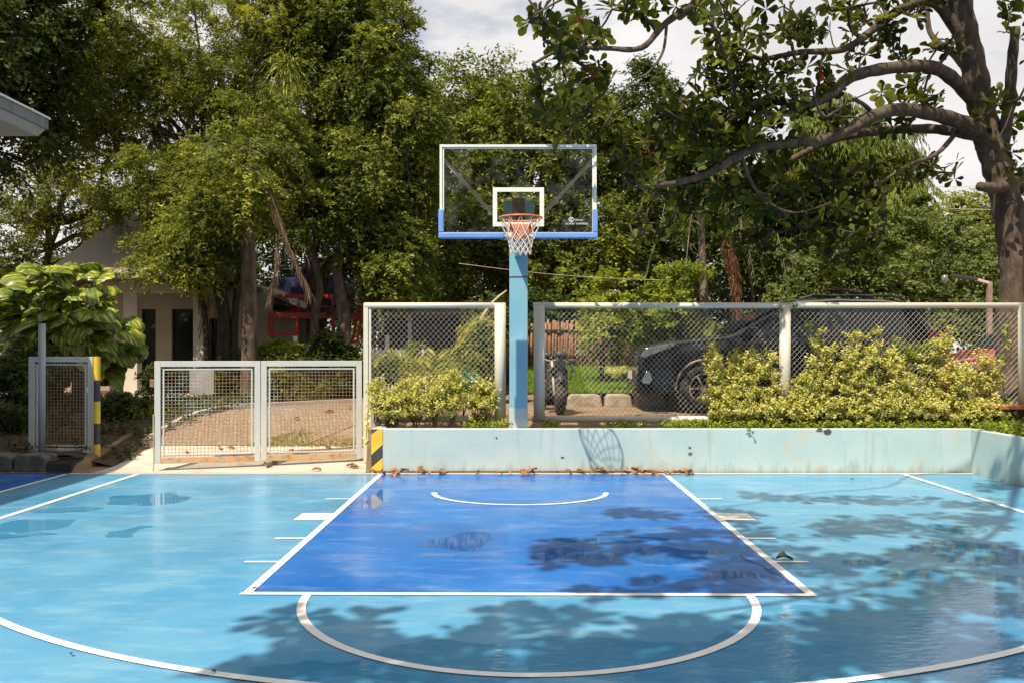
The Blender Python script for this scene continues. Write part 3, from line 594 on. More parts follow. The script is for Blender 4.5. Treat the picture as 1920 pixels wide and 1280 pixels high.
for a, b_ in ((x0-.014, bxc-.16), (bxc+.16, x1+.014)): pd.box(a, b_, BY-.035, BY+.045, bz0-.02, bz0+.045)
pd.box(x0-.014, x0+.045, BY-.035, BY+.045, bz0+.045, zp); pd.box(x1-.045, x1+.014, BY-.035, BY+.045, bz0+.045, zp)
pd.build('padding', M['pad'], bs, bevel=.012)
def text(s_, size, loc, m_, parent, name, ext=.0004):
    cu = bpy.data.curves.new(name, 'FONT'); cu.body = s_; cu.size = size; cu.extrude = ext; cu.align_x = 'LEFT'
    o = bpy.data.objects.new(name, cu); COL.objects.link(o); cu.materials.append(m_)
    o.rotation_euler = (math.radians(90), 0, 0); o.location = loc; bpy.context.view_layer.update()
    me = bpy.data.meshes.new_from_object(o.evaluated_get(bpy.context.evaluated_depsgraph_get())); me.transform(o.matrix_world.copy()); bpy.data.objects.remove(o)
    o = bpy.data.objects.new(name, me); COL.objects.link(o); adopt(o, parent); return o
p = P(1060, 421.5, BY-.006); text('ISO9001 TEMPERED', .031, (p.x, BY-.006, p.z), M['white'], glass, 'lettering')
p = P(1077, 414.5, BY-.006); text('Gleren', .036, (p.x, BY-.006, p.z), M['white'], glass, 'maker_lettering')
p = P(1071, 412, BY-.006); mb = MB(); k = 24
for i in range(k):
    t0, t1 = 2*math.pi*i/k, 2*math.pi*(i+1)/k
    mb.poly([(p.x+math.cos(a)*r, BY-.006, p.z+math.sin(a)*r) for a, r in ((t0, .022), (t1, .022), (t1, .029), (t0, .029))])
    if not (.12 < i/k < .0) and (i < 21 and i > 2): mb.poly([(p.x+.003+math.cos(a)*r, BY-.006, p.z+math.sin(a)*r) for a, r in ((t0, .008), (t1, .008), (t1, .016), (t0, .016))])
mb.build('round_logo', M['white'], glass)
# rim and net
RY = 9.83; rxc = P(976, 0, RY).x; RZ = 3.05
mb = MB(); mb.tube([(rxc+math.cos(a)*.236, RY+math.sin(a)*.236, RZ) for a in [2*math.pi*i/48 for i in range(48)]], .0105, 8, closed=True)
rim = mb.build('rim', M['rim'], bs, smooth=True)
mb = MB()
for s_ in (-1, 1): mb.tube([(rxc+s_*.13, RY+.19, RZ-.01), (rxc+s_*.10, BY-.03, RZ-.06)], .011, 8); mb.tube([(rxc+s_*.20, RY+.12, RZ-.01), (rxc+s_*.085, BY-.03, RZ-.13)], .010, 8)
mb.prism([(rxc-.115, RZ-.02), (rxc+.115, RZ-.02), (rxc+.09, RZ-.20), (rxc-.09, RZ-.20)], 'y', BY-.03, BY-.012)
mb.build('rim_bracket', M['rim'], bs)
mb = MB()
for s_ in (-1, 1): mb.box(rxc+s_*.045-.022, rxc+s_*.045+.022, BY-.034, BY-.031, RZ-.17, RZ-.05)
mb.build('bracket_slot', M['rustplate'], rim)
mb = MB(); K = 12
lev = [(.232, 0), (.195, .13), (.165, .19), (.142, .245), (.127, .295), (.118, .345), (.122, .40)]
for j in range(len(lev)-1):
    r0, d0 = lev[j]; r1_, d1 = lev[j+1]
    for i in range(K):
        a = 2*math.pi*(i+.5*(j % 2))/K
        for s_ in (-.5, .5):
            b2_ = a+2*math.pi*s_/K; p0 = Vector((rxc+math.cos(a)*r0, RY+math.sin(a)*r0, RZ-d0)); p1 = Vector((rxc+math.cos(b2_)*r1_, RY+math.sin(b2_)*r1_, RZ-d1+random.uniform(-.006, .006)))
            mid = (p0+p1)/2+Vector((math.cos(a)*.004, math.sin(a)*.004, -.004)); mb.tube([p0, mid, p1], .0042, 5, cap=False)
mb.build('net', M['net'], bs, smooth=True)

# ------------------------------------------------------------ gates
def mesh_gate(name, label, A, B, z0, z1, npan, rusty=True, extras=True):
    A = Vector(A); B = Vector(B); g = thing(name, label, 'gate', ((A.x+B.x)/2, (A.y+B.y)/2, z0)); d = (B-A); Lg = d.length; d.normalize(); ang = math.atan2(d.y, d.x)
    fw = .075; at = lambda u, z, off=0: Vector((A.x+d.x*u-d.y*off, A.y+d.y*u+d.x*off, z)); seg = Lg/npan
    for i in range(npan):
        u0, u1 = i*seg+.004, (i+1)*seg-.004; lf = bpy.data.objects.new('gate_leaf', None) if False else g
        mb = MB()
        for u in (u0+fw/2, u1-fw/2): mb.obox(at(u, (z0+z1)/2), (fw, .05, z1-z0), ang)
        mb.obox(at((u0+u1)/2, z1-fw/2), (u1-u0-2*fw, .048, fw), ang)
        for u in (u0+fw+.035, u1-fw-.035): mb.obox(at(u, (z0+z1)/2), (.022, .02, z1-z0-2*fw-.05), ang)
        mb.obox(at((u0+u1)/2, z1-fw-.035), (u1-u0-2*fw-.09, .02, .022), ang)
        mb.obox(at((u0+u1)/2, z0+fw+.035), (u1-u0-2*fw-.09, .02, .022), ang)
        fr = mb.build('frame', M['gate'], g, bevel=.004)
        mb = MB(); mb.obox(at((u0+u1)/2, z0+fw/2), (u1-u0-2*fw, .048, fw), ang); mb.build('bottom_rail', M['rustbar'] if rusty else M['gate'], g, bevel=.004)
        mb = MB(); u = u0+fw+.0
        while u < u1-fw: mb.beam(at(u, z0+fw, .004), at(u, z1-fw, .004), .0045, .0045); u += .0455
        z = z0+fw+.02
        while z < z1-fw: mb.beam(at(u0+fw, z, -.002), at(u1-fw, z, -.002), .0045, .0045); z += .0455
        mb.build('wire_mesh', M['rustwire'], g)
        if extras and i == 0:
            mb = MB(); mb.tube([at(u0-.01, .0, -.03), at(u0-.01, .75, -.03)], .009, 8); mb.build('drop_bolt', M['strut'], g)
            MB().obox(at(u0-.03, 1.16, 0), (.05, .05, .10), ang).build('hinge', M['rustplate'], g); MB().obox(at(u0-.03, .36, 0), (.05, .05, .08), ang).build('hinge', M['rustplate'], g)
    return g
mesh_gate('mesh_gate', 'wide double-panel grey steel gate with rusty wire mesh across the drive', (-4.75, 11.55, 0), (-2.13, 12.12, 0), .105, 1.445, 2)
mesh_gate('mesh_gate', 'narrow grey mesh gate panel in the shade beside the striped post', (P(51, 0, 12.1).x, 12.15, 0), (P(176, 0, 12.1).x, 12.1, 0), .17, 1.50, 1, rusty=False, extras=False)
b_ = thing('gate_post', 'slim yellow and black striped post at the left side of the drive', 'post', (P(182, 0, 12.05).x, 12.05, .1))
xc = P(182, 0, 12.05).x; zz = [P(0, py, 12.05).z for py in (856, 832, 793, 752, 712, 668)]
for i in range(5):
    MB().tube([(xc, 12.05, zz[i]), (xc, 12.05, zz[i+1])], .042, 16).build('yellow_band' if i % 2 == 0 else 'black_band', M['stripe_y'] if i % 2 == 0 else M['stripe_k'], b_, smooth=False)
o = MB().tube([(P(79, 0, 11.9).x, 11.9, .12), (P(79, 0, 11.9).x, 11.9, P(0, 607, 11.9).z)], .045, 16).build('steel_post', mat('blue_grey_pipe_paint', (.30, .335, .34), (.26, .29, .30), rough=.5), smooth=True)
props(o, 'tall round blue-grey steel pipe standing before the small mesh gate', 'post')
for i, (a, b2_, lab) in enumerate(((-62, 34, 'dark mossy kerb stone cut by the left picture edge'), (36, 97, 'dark kerb stone beside the black drain grate'))):
    x0_, x1_ = P(a, 0, 11.6).x, P(b2_, 0, 11.6).x
    o = MB().prism([(x0_, .0), (x1_-.01, .0), (x1_-.02, .20), (x1_-.08, .225), (x0_+.06, .235), (x0_, .2)], 'y', 11.46, 11.8).build('kerb_stone', M['stonedark'], bevel=.025)
    props(o, lab, 'kerb stone', 'kerb stones left of the ramp')
dg = thing('drain_grate', 'black iron drain grate between the kerb stone and the ramp', 'drain grate', (P(118, 0, 11.6).x, 11.6, .05))
x0_, x1_ = P(98, 0, 11.6).x, P(143, 0, 11.6).x; mb = MB(); rect = MB()
mb.box(x0_, x1_, 11.46, 11.50, .0, .12); mb.box(x0_, x1_, 11.76, 11.80, .0, .16); mb.box(x0_, x0_+.03, 11.5, 11.76, .0, .14); mb.box(x1_-.03, x1_, 11.5, 11.76, .0, .14); mb.build('frame', M['dark'], dg)
mb = MB()
for i in range(6): mb.box(x0_+.03, x1_-.03, 11.51+i*.042, 11.53+i*.042, .09, .13)
mb.build('bars', M['plastic'], dg)

# ------------------------------------------------------------ building at the left whose roof reaches into the picture
nb = thing('building', 'neighbouring building with a grey flat roof edge cutting in at the upper left', 'building', (-11, 5, 0))
RX = -7.36; RZ0 = 5.22
MB().prism([(RX-.02, RZ0-.19), (RX-.13, RZ0-.29), (-14, RZ0-.29), (-14, RZ0+.5), (RX-.02, RZ0-.03)], 'y', -4, 13.8).build('roof', M['soffit'], nb)
MB().poly([(RX, -4, RZ0-.30), (RX, 13.82, RZ0-.30), (RX, 13.82, RZ0), (RX, -4, RZ0)]).build('fascia', M['rooffascia'], nb) if False else None
MB().box(RX-.02, RX+.012, -4, 13.83, RZ0-.18, RZ0-.02).build('fascia', M['rooffascia'], nb)
MB().box(RX-.05, RX+.035, -4.01, 13.85, RZ0-.02, RZ0+.012).build('roof_trim', M['white'], nb)
MB().box(-14, -9.6, -4, 12.6, -.03, RZ0-.295).build('wall', M['plaster'], nb)

# ------------------------------------------------------------ house behind the garden
hs = thing('house', 'cream house with a grey shingled hip roof behind the trees', 'house', (-8, 21, .6))
HY = 20.0; hx = lambda px, Y=HY: (px-CX)/F*Y; hzz = lambda py, Y=HY: CH-(py-CY)/F*Y
wl = MB(); y0, y1 = 20.6, 20.8
for a, b2_, c_, d_ in ((205, 265, 0, 3.0), (265, 365, 2.56, 3.0), (292, 322, 0, 2.56), (365, 392, 0, 3.0), (392, 440, 2.35, 3.0), (392, 440, .55, 1.0), (440, 508, .55, 3.0)):
    wl.box(hx(a, y0), hx(b2_, y0), y0, y1, max(c_, .55), d_)
wl.box(hx(205, y0), hx(205, y0)+.2, y1, 24.2, .55, 3.0); wl.build('wall', M['plaster'], hs)
for a, b2_, lab in ((265, 292, 'door'), (322, 365, 'door')):
    o = MB().box(hx(a, y0)+.03, hx(b2_, y0)-.03, y0+.08, y0+.10, .6, 2.54).build('glass_door', M['pane'], hs)
    mb = MB(); rect_frame(mb, hx(a, y0), hx(b2_, y0), .58, 2.56, .035, y0+.05, y0+.08); mb.build('door_frame', M['dark'], o)
wn = MB().box(hx(392, y0)+.02, hx(440, y0)-.02, y0+.10, y0+.11, 1.0, 2.35).build('window', M['pane'], hs)
mb = MB()
for i in range(7): xx = hx(392, y0)+.04+i*.09; mb.box(xx, xx+.012, y0+.02, y0+.03, 1.0, 2.35)
mb.build('window_bars', M['dark'], wn)
MB().box(hx(205, y0), hx(508, y0), 24.2, 24.4, .5, 3).build('back_wall', M['plaster'], hs)
for a, b2_ in ((235, 261), (365, 384)):
    MB().box(hx(a, 19.6), hx(b2_, 19.6), 19.5, 19.75, .55, 3.05).build('porch_column', M['cream'], hs, bevel=.01)
MB().box(hx(228, 19.6), hx(405, 19.6), 19.45, 19.8, 2.88, 3.12).build('porch_beam', M['cream'], hs)
MB().box(hx(200, 19.6), hx(508, 19.6), 19.3, 20.6, .5, .62).build('porch_floor', M['concrete'], hs)
AP = P(243, 396, 21.9); ea = [(-9.9, 18.7, 3.35), (-5.7, 18.7, 3.02), (-6.7, 25, 3.1), (-10.6, 25, 3.3)]
mb = MB()
for i in range(4): mb.poly([ea[i], ea[(i+1) % 4], (AP.x, AP.y, AP.z)])
mb.build('roof', M['shingle'], hs)
mb = MB(); mb.poly([(x_, y_, z_-.10) for x_, y_, z_ in reversed(ea)])
for i in range(4):
    a, b2_ = ea[i], ea[(i+1) % 4]; mb.poly([(a[0], a[1], a[2]-.10), (b2_[0], b2_[1], b2_[2]-.10), (b2_[0], b2_[1], b2_[2]-.004), (a[0], a[1], a[2]-.004)])
mb.build('eaves', M['dark'], hs)
sh = thing('garden_shed', 'small cream lean-to with a sloping green roof right of the palm trunk', 'shed', (-5.8, 21.5, .6))
sY = 21.5; MB().box(hx(484, sY), hx(505, sY), sY, sY+3, .55, 2.6).build('wall', M['plaster'], sh)
MB().prism([(hx(470, sY), hzz(530, sY)), (hx(490, sY), hzz(541, sY)), (hx(572, sY), hzz(578, sY)), (hx(572, sY), hzz(581, sY)), (hx(490, sY), hzz(562, sY)), (hx(470, sY), hzz(552, sY))], 'y', sY-.6, sY+3).build('roof', mat('olive_roof_sheet', (.10, .11, .05), (.07, .07, .04), rough=.7), sh)
MB().beam((hx(488, sY), sY-.62, hzz(539, sY)), (hx(574, sY), sY-.62, hzz(577, sY)), .03, .07).build('fascia', M['plaster'], sh)

# red steel frame, tarp, ladder
rY = 20.6; rs = thing('steel_scaffold', 'red steel frame platform behind the trees left of the fence', 'scaffold', (hx(590, rY), rY, .6))
def rbeam(a, b2_, name='beam', w_=.09, Y2=None, m_='redsteel'):
    p = P(a[0], a[1], rY); q = P(b2_[0], b2_[1], Y2 or rY); return MB().beam(p, q, w_, w_).build(name, M[m_], rs)
rbeam((505, 591), (690, 593), w_=.13); rbeam((520, 556), (692, 556)); rbeam((508, 591), (508, 628), 'post', .11); rbeam((558, 595), (558, 626), 'post', .07); rbeam((625, 556), (625, 650), 'post', .08)
rbeam((685, 556), (685, 660), 'post', .08); rbeam((505, 591), (575, 575), 'beam', .06, 23); rbeam((600, 575), (680, 575), 'rail', .03); rbeam((560, 558), (560, 590), 'rail', .03); rbeam((505, 625), (560, 628), 'beam', .06)
ld = thing('ladder', 'red steel ladder leaning on the red frame beside the white fence post', 'ladder', tuple(P(662, 645, 21.8)))
for dx in (0, 9): MB().beam(P(659+dx, 648, 19.6), P(677+dx, 556, 20.5), .05, .05).build('side_rail', M['redsteel'], ld)
for i in range(9):
    t_ = (i+.5)/9; a = P(659, 648, 19.6).lerp(P(677, 556, 20.5), t_); b2_ = P(668, 648, 19.6).lerp(P(686, 556, 20.5), t_); MB().beam(a, b2_, .03, .03).build('rung', M['redsteel'], ld)
o = MB().grid([[P(520+i*12, 520+j*18, 25+math.sin(i*1.3+j)*.15) for j in range(5)] for i in range(13)]).build('tarpaulin', M['bluetarp']); so = o.modifiers.new('t', 'SOLIDIFY'); so.thickness = .02
props(o, 'dark blue tarpaulin hung behind the red steel frame', 'tarpaulin')
# silver ball tank, white pickets
o = MB().sphere(P(588, 658, 18), .17, 24, 16, (1.08, 1, .9)).build('steel_sphere', M['steelball'], smooth=True); props(o, 'silver steel ball among the plants behind the gate', 'garden ball')
o = MB().sphere(P(662, 652, 19), .12, 20, 12, (1.1, 1, .8)).build('white_helmet', M['picket'], smooth=True); props(o, 'small pale round pot at the foot of the twin trunks', 'pot')
def pickets(label, px0, px1, py0, py1, Y, n_, postpx):
    t_ = thing('picket_fence', label, 'fence', tuple(P((px0+px1)/2, py1, Y)))
    for i in range(n_):
        px = px0+(px1-px0)*i/(n_-1); a = P(px, py1, Y); b2_ = P(px, py0, Y)
        MB().prism([(a.x-.03, .6), (a.x+.03, .6), (a.x+.03, b2_.z-.04), (a.x, b2_.z), (a.x-.03, b2_.z-.04)], 'y', Y-.01, Y+.01).build('picket', M['picket'], t_)
    for py in (py0+8, py0+22): MB().box(P(px0, 0, Y).x, P(px1, 0, Y).x, Y+.012, Y+.04, P(0, py, Y).z-.025, P(0, py, Y).z+.025).build('rail', M['picket'], t_)
    for px in postpx: MB().box(P(px, 0, Y).x-.04, P(px, 0, Y).x+.04, Y+.045, Y+.12, .55, P(0, py0-24, Y).z).build('post', M['picket'], t_, bevel=.006)
pickets('short white picket fence above the gate beside the silver ball', 543, 602, 654, 690, 18.2, 7, (552,))
pickets('white picket fence seen through the left chain-link panel', 700, 800, 652, 690, 19, 15, (725,))
# dark open shed behind the left fence panel
cp = thing('carport', 'dark open carport with grey roof behind the left chain-link panel', 'carport', (-2.2, 23, .7))
cY = 22.0
MB().prism([(cY-1.0, hzz(592, cY)), (cY-1.0, hzz(584, cY)), (cY+4, hzz(575, cY)), (cY+4, hzz(585, cY))], 'x', P(680, 0, cY).x, P(960, 0, cY).x).build('roof', mat('weathered_grey_sheet', (.20, .18, .16), (.12, .1, .09), rough=.8, ns=6), cp)
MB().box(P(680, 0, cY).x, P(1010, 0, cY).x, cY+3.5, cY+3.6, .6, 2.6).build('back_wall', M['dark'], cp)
for px, m_ in ((776, 'picket'), (703, 'barkgrey'), (905, 'barkdark')): MB().box(P(px, 0, cY).x-.04, P(px, 0, cY).x+.04, cY-.9, cY-.8, .6, hzz(588, cY)).build('post', M[m_], cp)
for i, px in enumerate((715, 735, 752)): MB().tube([(P(px, 0, cY+1).x, cY+1, .6), (P(px, 0, cY+1).x, cY+1, 2.0)], .1, 12).build('column', mat('olive_column%d' % i, (.08, .09, .05), (.05, .06, .04)), cp)
# bamboo fence
bf = thing('bamboo_fence', 'brown bamboo pole fence behind the lawn', 'fence', tuple(P(1080, 686, 21)))
bY = 21.0; px = 985
bm_ = MB()
while px < 1300:
    p = P(px, 0, bY+random.uniform(-.03, .03)); top = P(0, 603+random.uniform(-4, 4), bY).z; bm_.tube([(p.x, p.y, 1.0), (p.x+random.uniform(-.02, .02), p.y, (1.0+top)/2), (p.x+random.uniform(-.03, .03), p.y, top)], random.uniform(.025, .036), 8); px += random.uniform(4.6, 5.8)
bm_.build('bamboo_poles', M['bamboo'], bf, smooth=True)
for z_ in (1.45, 2.05): MB().box(P(985, 0, bY).x, P(1300, 0, bY).x, bY-.075, bY-.04, z_, z_+.04).build('rail', M['barkdark'], bf)
# lamp post, bench, board
sl_ = thing('lamp_post', 'thin rusty lamp post with a side arm right of the black car', 'lamp post', tuple(P(1855, 700, 18)))
MB().box(P(1855, 0, 18).x-.045, P(1855, 0, 18).x+.045, 17.96, 18.04, .6, P(0, 528, 18).z).build('pole', mat('rusty_grey_pole', (.30, .22, .18), (.20, .15, .12), rough=.7, ns=8), sl_)
MB().beam(P(1855, 531, 18), P(1828, 523, 17.9), .06, .05).build('arm', M['cream'], sl_)
MB().beam(P(1830, 524, 17.9), P(1784, 517, 17.8), .14, .05).build('lamp_head', M['plastic'], sl_, bevel=.01)
MB().sphere(P(1771, 524, 17.8), .06, 12, 10, (1, 1, 1.5)).build('hanging_bulb', M['lens'], sl_, smooth=True)
bn = thing('bench', 'low wooden bench with a reddish top in the right planter corner', 'bench', tuple(P(1905, 790, 11.3)))
MB().box(P(1864, 0, 11.5).x, P(1864, 0, 11.5).x+1.3, 11.0+.6, 12.0-.1, P(0, 768, 11.5).z, P(0, 761, 11.5).z).build('seat', mat('red_brown_plank', (.36, .13, .07), (.25, .09, .05), rough=.6, ns=5, stretch=(1, 6, 1)), bn, bevel=.006)
for x_ in (.05, 1.15): MB().box(P(1864, 0, 11.5).x+x_, P(1864, 0, 11.5).x+x_+.06, 11.66, 11.84, .5, P(0, 768, 11.5).z-.002).build('leg', M['barkdark'], bn)
gb = thing('garden_board', 'blank grey board on a short stand in the flower bed behind the gate', 'board', tuple(P(378, 760, 16.5)))
p0, p1 = P(355, 740, 16.5), P(401, 692, 16.5)
MB().box(p0.x, p1.x, 16.5, 16.53, p0.z, p1.z).build('panel', mat('grey_board', (.34, .33, .32), (.26, .25, .25), rough=.6, ns=2), gb, bevel=.004)
for px in (362, 394): MB().box(P(px, 0, 16.5).x-.015, P(px, 0, 16.5).x+.015, 16.54, 16.57, .55, p1.z-.02).build('leg', M['dark'], gb)

# ------------------------------------------------------------ vehicles
def lerp(a, b_, t_): return a+(b_-a)*t_
def interp(tab, x):
    for (a, va), (b2_, vb) in zip(tab, tab[1:]):
        if x <= b2_: return va+(vb-va)*max(0, min(1, (x-a)/(b2_-a)))
    return tab[-1][1]
def car(label, loc, rz, paint, L_, top, belt, bott, halfw, wheels, R, side_windows, wind, name='parked_car', hatch=None, extras=None):
    """body lofted over its length (front at x = 0): top line, belt line and widths read from tables, arches cut over the wheels"""
    c = thing(name, label, 'car', loc); T = Matrix.Translation(Vector(loc)) @ Matrix.Rotation(rz, 4, 'Z')
    def put(mb, nm, m_, par=c, **kw):
        mb.v = [tuple(T @ Vector(v)) for v in mb.v]; return mb.build(nm, m_, par, **kw)
    st = sorted(set([round(i*L_/90, 4) for i in range(91)]+[w_+s_*R*1.16*k for w_ in wheels for s_ in (-1, 1) for k in (1, .97, .8)])); rows = []
    for x_ in st:
        zb_ = interp(bott, x_)
        for w_ in wheels:
            q = (R*1.14)**2-(x_-w_)**2
            if q > 0: zb_ = max(zb_, R+math.sqrt(q))
        zt_ = interp(top, x_); zs = min(interp(belt, x_), zt_-.02); hw_ = interp(halfw, x_); cab = max(0, zt_-zs)
        wt_ = hw_*(1-.03)-cab*.28; zb_ = min(zb_, zs-.03)
        sec = [(0, zb_+.02), (hw_*.9, zb_+.02), (hw_*.985, zb_), (hw_, lerp(zb_, zs, .35)), (hw_*.995, lerp(zb_, zs, .8)), (hw_*.965, zs), (lerp(hw_*.965, wt_, .5)+.012, lerp(zs, zt_, .5)), (wt_, zt_-min(.05, cab*.3)), (wt_*.86, zt_-min(.015, cab*.1)), (wt_*.45, zt_+.008), (0, zt_+.014)]
        rows.append([Vector((x_, y_, z_)) for y_, z_ in [(-a, b_) for a, b_ in sec]+[(a, b_) for a, b_ in reversed(sec[:-1])]])
    mb = MB(); mb.grid(rows); mb.f.append(tuple(range(len(rows[0])-1))); mb.f.append(tuple(len(rows)*len(rows[0])-1-k for k in range(len(rows[0]))))
    body = put(mb, 'body', paint, smooth=True)
    ws = body.modifiers.new('e', 'EDGE_SPLIT'); ws.split_angle = math.radians(42)
    def sideY(x_, z_):
        zt_ = interp(top, x_); zs = min(interp(belt, x_), zt_-.02); hw_ = interp(halfw, x_); wt_ = hw_*.97-max(0, zt_-zs)*.28
        t_ = (z_-zs)/(zt_-zs) if zt_ > zs else 0; return lerp(hw_*.965, wt_, t_)+.014
    for poly in side_windows:
        for s_ in (-1, 1):
            put(MB().poly([(x_, s_*(sideY(x_, z_)+.004), z_) for x_, z_ in poly]), 'side_window', M['pane'], c)
    for nm, (xa, xb) in wind.items():
        rr = []
        for k in range(9):
            x_ = lerp(xa, xb, k/8); zt_ = interp(top, x_); zs = min(interp(belt, x_), zt_-.02); wt_ = interp(halfw, x_)*.97-max(0, zt_-zs)*.28
            rr.append([(x_+(-.012 if nm == 'windscreen' else .012), y_*wt_*.86, zt_+.012+.012*(1-y_*y_)) for y_ in (-1, -.5, 0, .5, 1)])
        put(MB().grid(rr), nm, M['pane'], c, smooth=True)
    for w_ in wheels:
        for s_ in (-1, 1):
            hw_ = interp(halfw, w_)-.02; y0_ = s_*(hw_-.20); y1_ = s_*hw_
            mb = MB(); prof = [(R*.62, 0), (R*.92, 0), (R, .06), (R, .94), (R*.92, 1), (R*.62, 1), (R*.60, .85)]
            mb.grid([[Vector((w_+math.cos(a)*r_, lerp(y0_, y1_, q), R+math.sin(a)*r_)) for r_, q in prof] for a in [2*math.pi*i/32 for i in range(33)]])
            wh = put(mb, 'wheel', M['rubber'], smooth=True)
            mb = MB()
            for i in range(6):
                a = 2*math.pi*i/6; mb.beam((w_+math.cos(a)*R*.1, y1_-s_*.03, R+math.sin(a)*R*.1), (w_+math.cos(a)*R*.60, y1_-s_*.02, R+math.sin(a)*R*.60), .05, .03)
            mb.tube([(w_+math.cos(a)*R*.60, y1_-s_*.012, R+math.sin(a)*R*.60) for a in [2*math.pi*i/28 for i in range(28)]], .016, 6, closed=True)
            mb.tube([(w_, y1_-s_*.05, R), (w_, y1_-s_*.01, R)], R*.14, 14)
            put(mb, 'hub', M['tyrewall'], wh)
            mb = MB(); mb.tube([(w_+math.cos(a)*R*1.17, s_*(hw_+.025), R+math.sin(a)*R*1.17) for a in [math.pi*i/24*1.06-.1 for i in range(25)]], .022, 6); put(mb, 'arch_trim', M['tyrewall'], c, smooth=True)
            mb = MB(); mb.box(w_-R*1.1, w_+R*1.1, min(y0_, y0_-s_*.05), max(y0_, y0_-s_*.05), .25, R*2.05); put(mb, 'wheel_well', M['dark'], c)
    if extras: extras(c, put, sideY)
    return c
def suv_bits(c, put, sideY):
    for s_ in (-1, 1):
        mb = MB(); mb.grid([[(.06+.02*k+.10*i, s_*(.70+.05*i+.0*k), .98+.035*k+.03*i) for k in range(5)] for i in range(5)]); o = None
        put(MB().prism([(.03, .90), (.10, 1.02), (.55, 1.10), (.60, 1.07), (.28, .95), (.06, .86)], 'y', s_*.62, s_*.955), 'headlight', M['lens'], c, bevel=.01)
        put(MB().prism([(.03, .50), (.10, .66), (.15, .66), (.20, .52), (.16, .46), (.08, .46)], 'y', s_*.74, s_*.952), 'fog_lamp', M['chrome'], c, bevel=.01)
        put(MB().obox((1.75, s_*1.06, 1.26), (.14, .20, .16)), 'mirror', M['carblack'], c, bevel=.03)
        put(MB().tube([(2.6, s_*.66, 1.80), (2.8, s_*.66, 1.862), (4.1, s_*.66, 1.855), (4.3, s_*.65, 1.79)], .02, 8), 'roof_rail', M['plastic'], c)
        put(MB().prism([(4.60, 1.16), (4.86, 1.18), (4.86, 1.30), (4.50, 1.30)], 'y', s_*.60, s_*.955), 'tail_lamp', M['redlens'], c, bevel=.01)
        for x_ in (2.25, 3.25): put(MB().obox((x_, s_*(sideY(x_, 1.0)+.01), 1.02), (.17, .035, .035)), 'door_handle', M['chrome'], c, bevel=.008)
        put(MB().box(1.45, 3.45, s_*.86 if s_ > 0 else -1.03, 1.03 if s_ > 0 else -.86, .38, .43), 'side_step', M['plastic'], c, bevel=.01)
    mb = MB()
    for z_ in (.78, .84, .90, .96): mb.box(-.018, .03, -.45, .45, z_-.02, z_+.012)
    put(mb, 'grille', M['chrome'], c); put(MB().box(-.03, .02, -.6, .6, .42, .62), 'bumper_intake', M['plastic'], c, bevel=.01)
    put(MB().box(-.045, -.031, -.22, .22, .52, .65), 'number_plate', M['cream'], c)
    mb = MB()
    for x_ in (1.52, 2.5, 3.5): mb.box(x_, x_+.012, -1.0, -.86, .45, 1.12)
    put(mb, 'door_gap', M['dark'], c)
car('black sport utility vehicle parked behind the long chain-link fence', (1.93, 14.85, .605), 0, M['carblack'], 4.85,
    [(0, .80), (.03, .98), (.12, 1.06), (.5, 1.13), (1.0, 1.18), (1.42, 1.22), (1.9, 1.48), (2.3, 1.70), (2.6, 1.79), (3.2, 1.83), (4.0, 1.81), (4.40, 1.74), (4.62, 1.50), (4.80, 1.22), (4.85, 1.0)],
    [(0, .78), (.12, 1.00), (1.4, 1.13), (2.6, 1.16), (4.6, 1.20), (4.85, .98)],
    [(0, .38), (.12, .30), (.5, .30), (4.4, .30), (4.7, .38), (4.85, .45)],
    [(0, .70), (.06, .80), (.25, .90), (.6, .94), (4.2, .94), (4.7, .88), (4.85, .80)], (1.02, 3.80), .385,
    [[(1.62, 1.19), (2.30, 1.19), (2.30, 1.62), (2.18, 1.60)], [(2.36, 1.19), (3.30, 1.20), (3.30, 1.68), (2.42, 1.66)], [(3.36, 1.20), (4.30, 1.24), (4.18, 1.62), (3.40, 1.67)]],
    {'windscreen': (1.50, 2.42), 'rear_window': (4.45, 4.74)}, name='parked_suv', extras=suv_bits)
def red_bits(c, put, sideY):
    for s_ in (-1, 1): put(MB().prism([(.03, .62), (.10, .72), (.45, .78), (.40, .64)], 'y', s_*.55, s_*.845), 'headlight', M['lens'], c, bevel=.01); put(MB().obox((1.3, s_*.95, .95), (.12, .18, .12)), 'mirror', M['carred'], c, bevel=.03)
    put(MB().box(-.02, .02, -.5, .5, .36, .5), 'bumper_intake', M['plastic'], c)
car('red hatchback parked behind the black car at the right end of the fence', (P(1778, 0, 16.2).x, 17.0, .605), math.radians(6), M['carred'], 3.7,
    [(0, .62), (.05, .76), (.2, .82), (1.0, .95), (1.2, 1.0), (1.75, 1.34), (2.1, 1.40), (3.1, 1.38), (3.4, 1.25), (3.65, .95), (3.7, .7)], [(0, .6), (.2, .78), (1.2, .92), (3.4, .96), (3.7, .68)],
    [(0, .3), (.2, .22), (3.4, .22), (3.7, .32)], [(0, .62), (.1, .74), (.4, .83), (3.3, .84), (3.7, .74)], (.72, 3.05), .30,
    [[(1.35, .97), (2.0, .97), (2.0, 1.28), (1.80, 1.26)], [(2.06, .97), (2.9, .99), (2.85, 1.28), (2.08, 1.30)]], {'windscreen': (1.24, 1.9), 'rear_window': (3.2, 3.6)}, extras=red_bits)
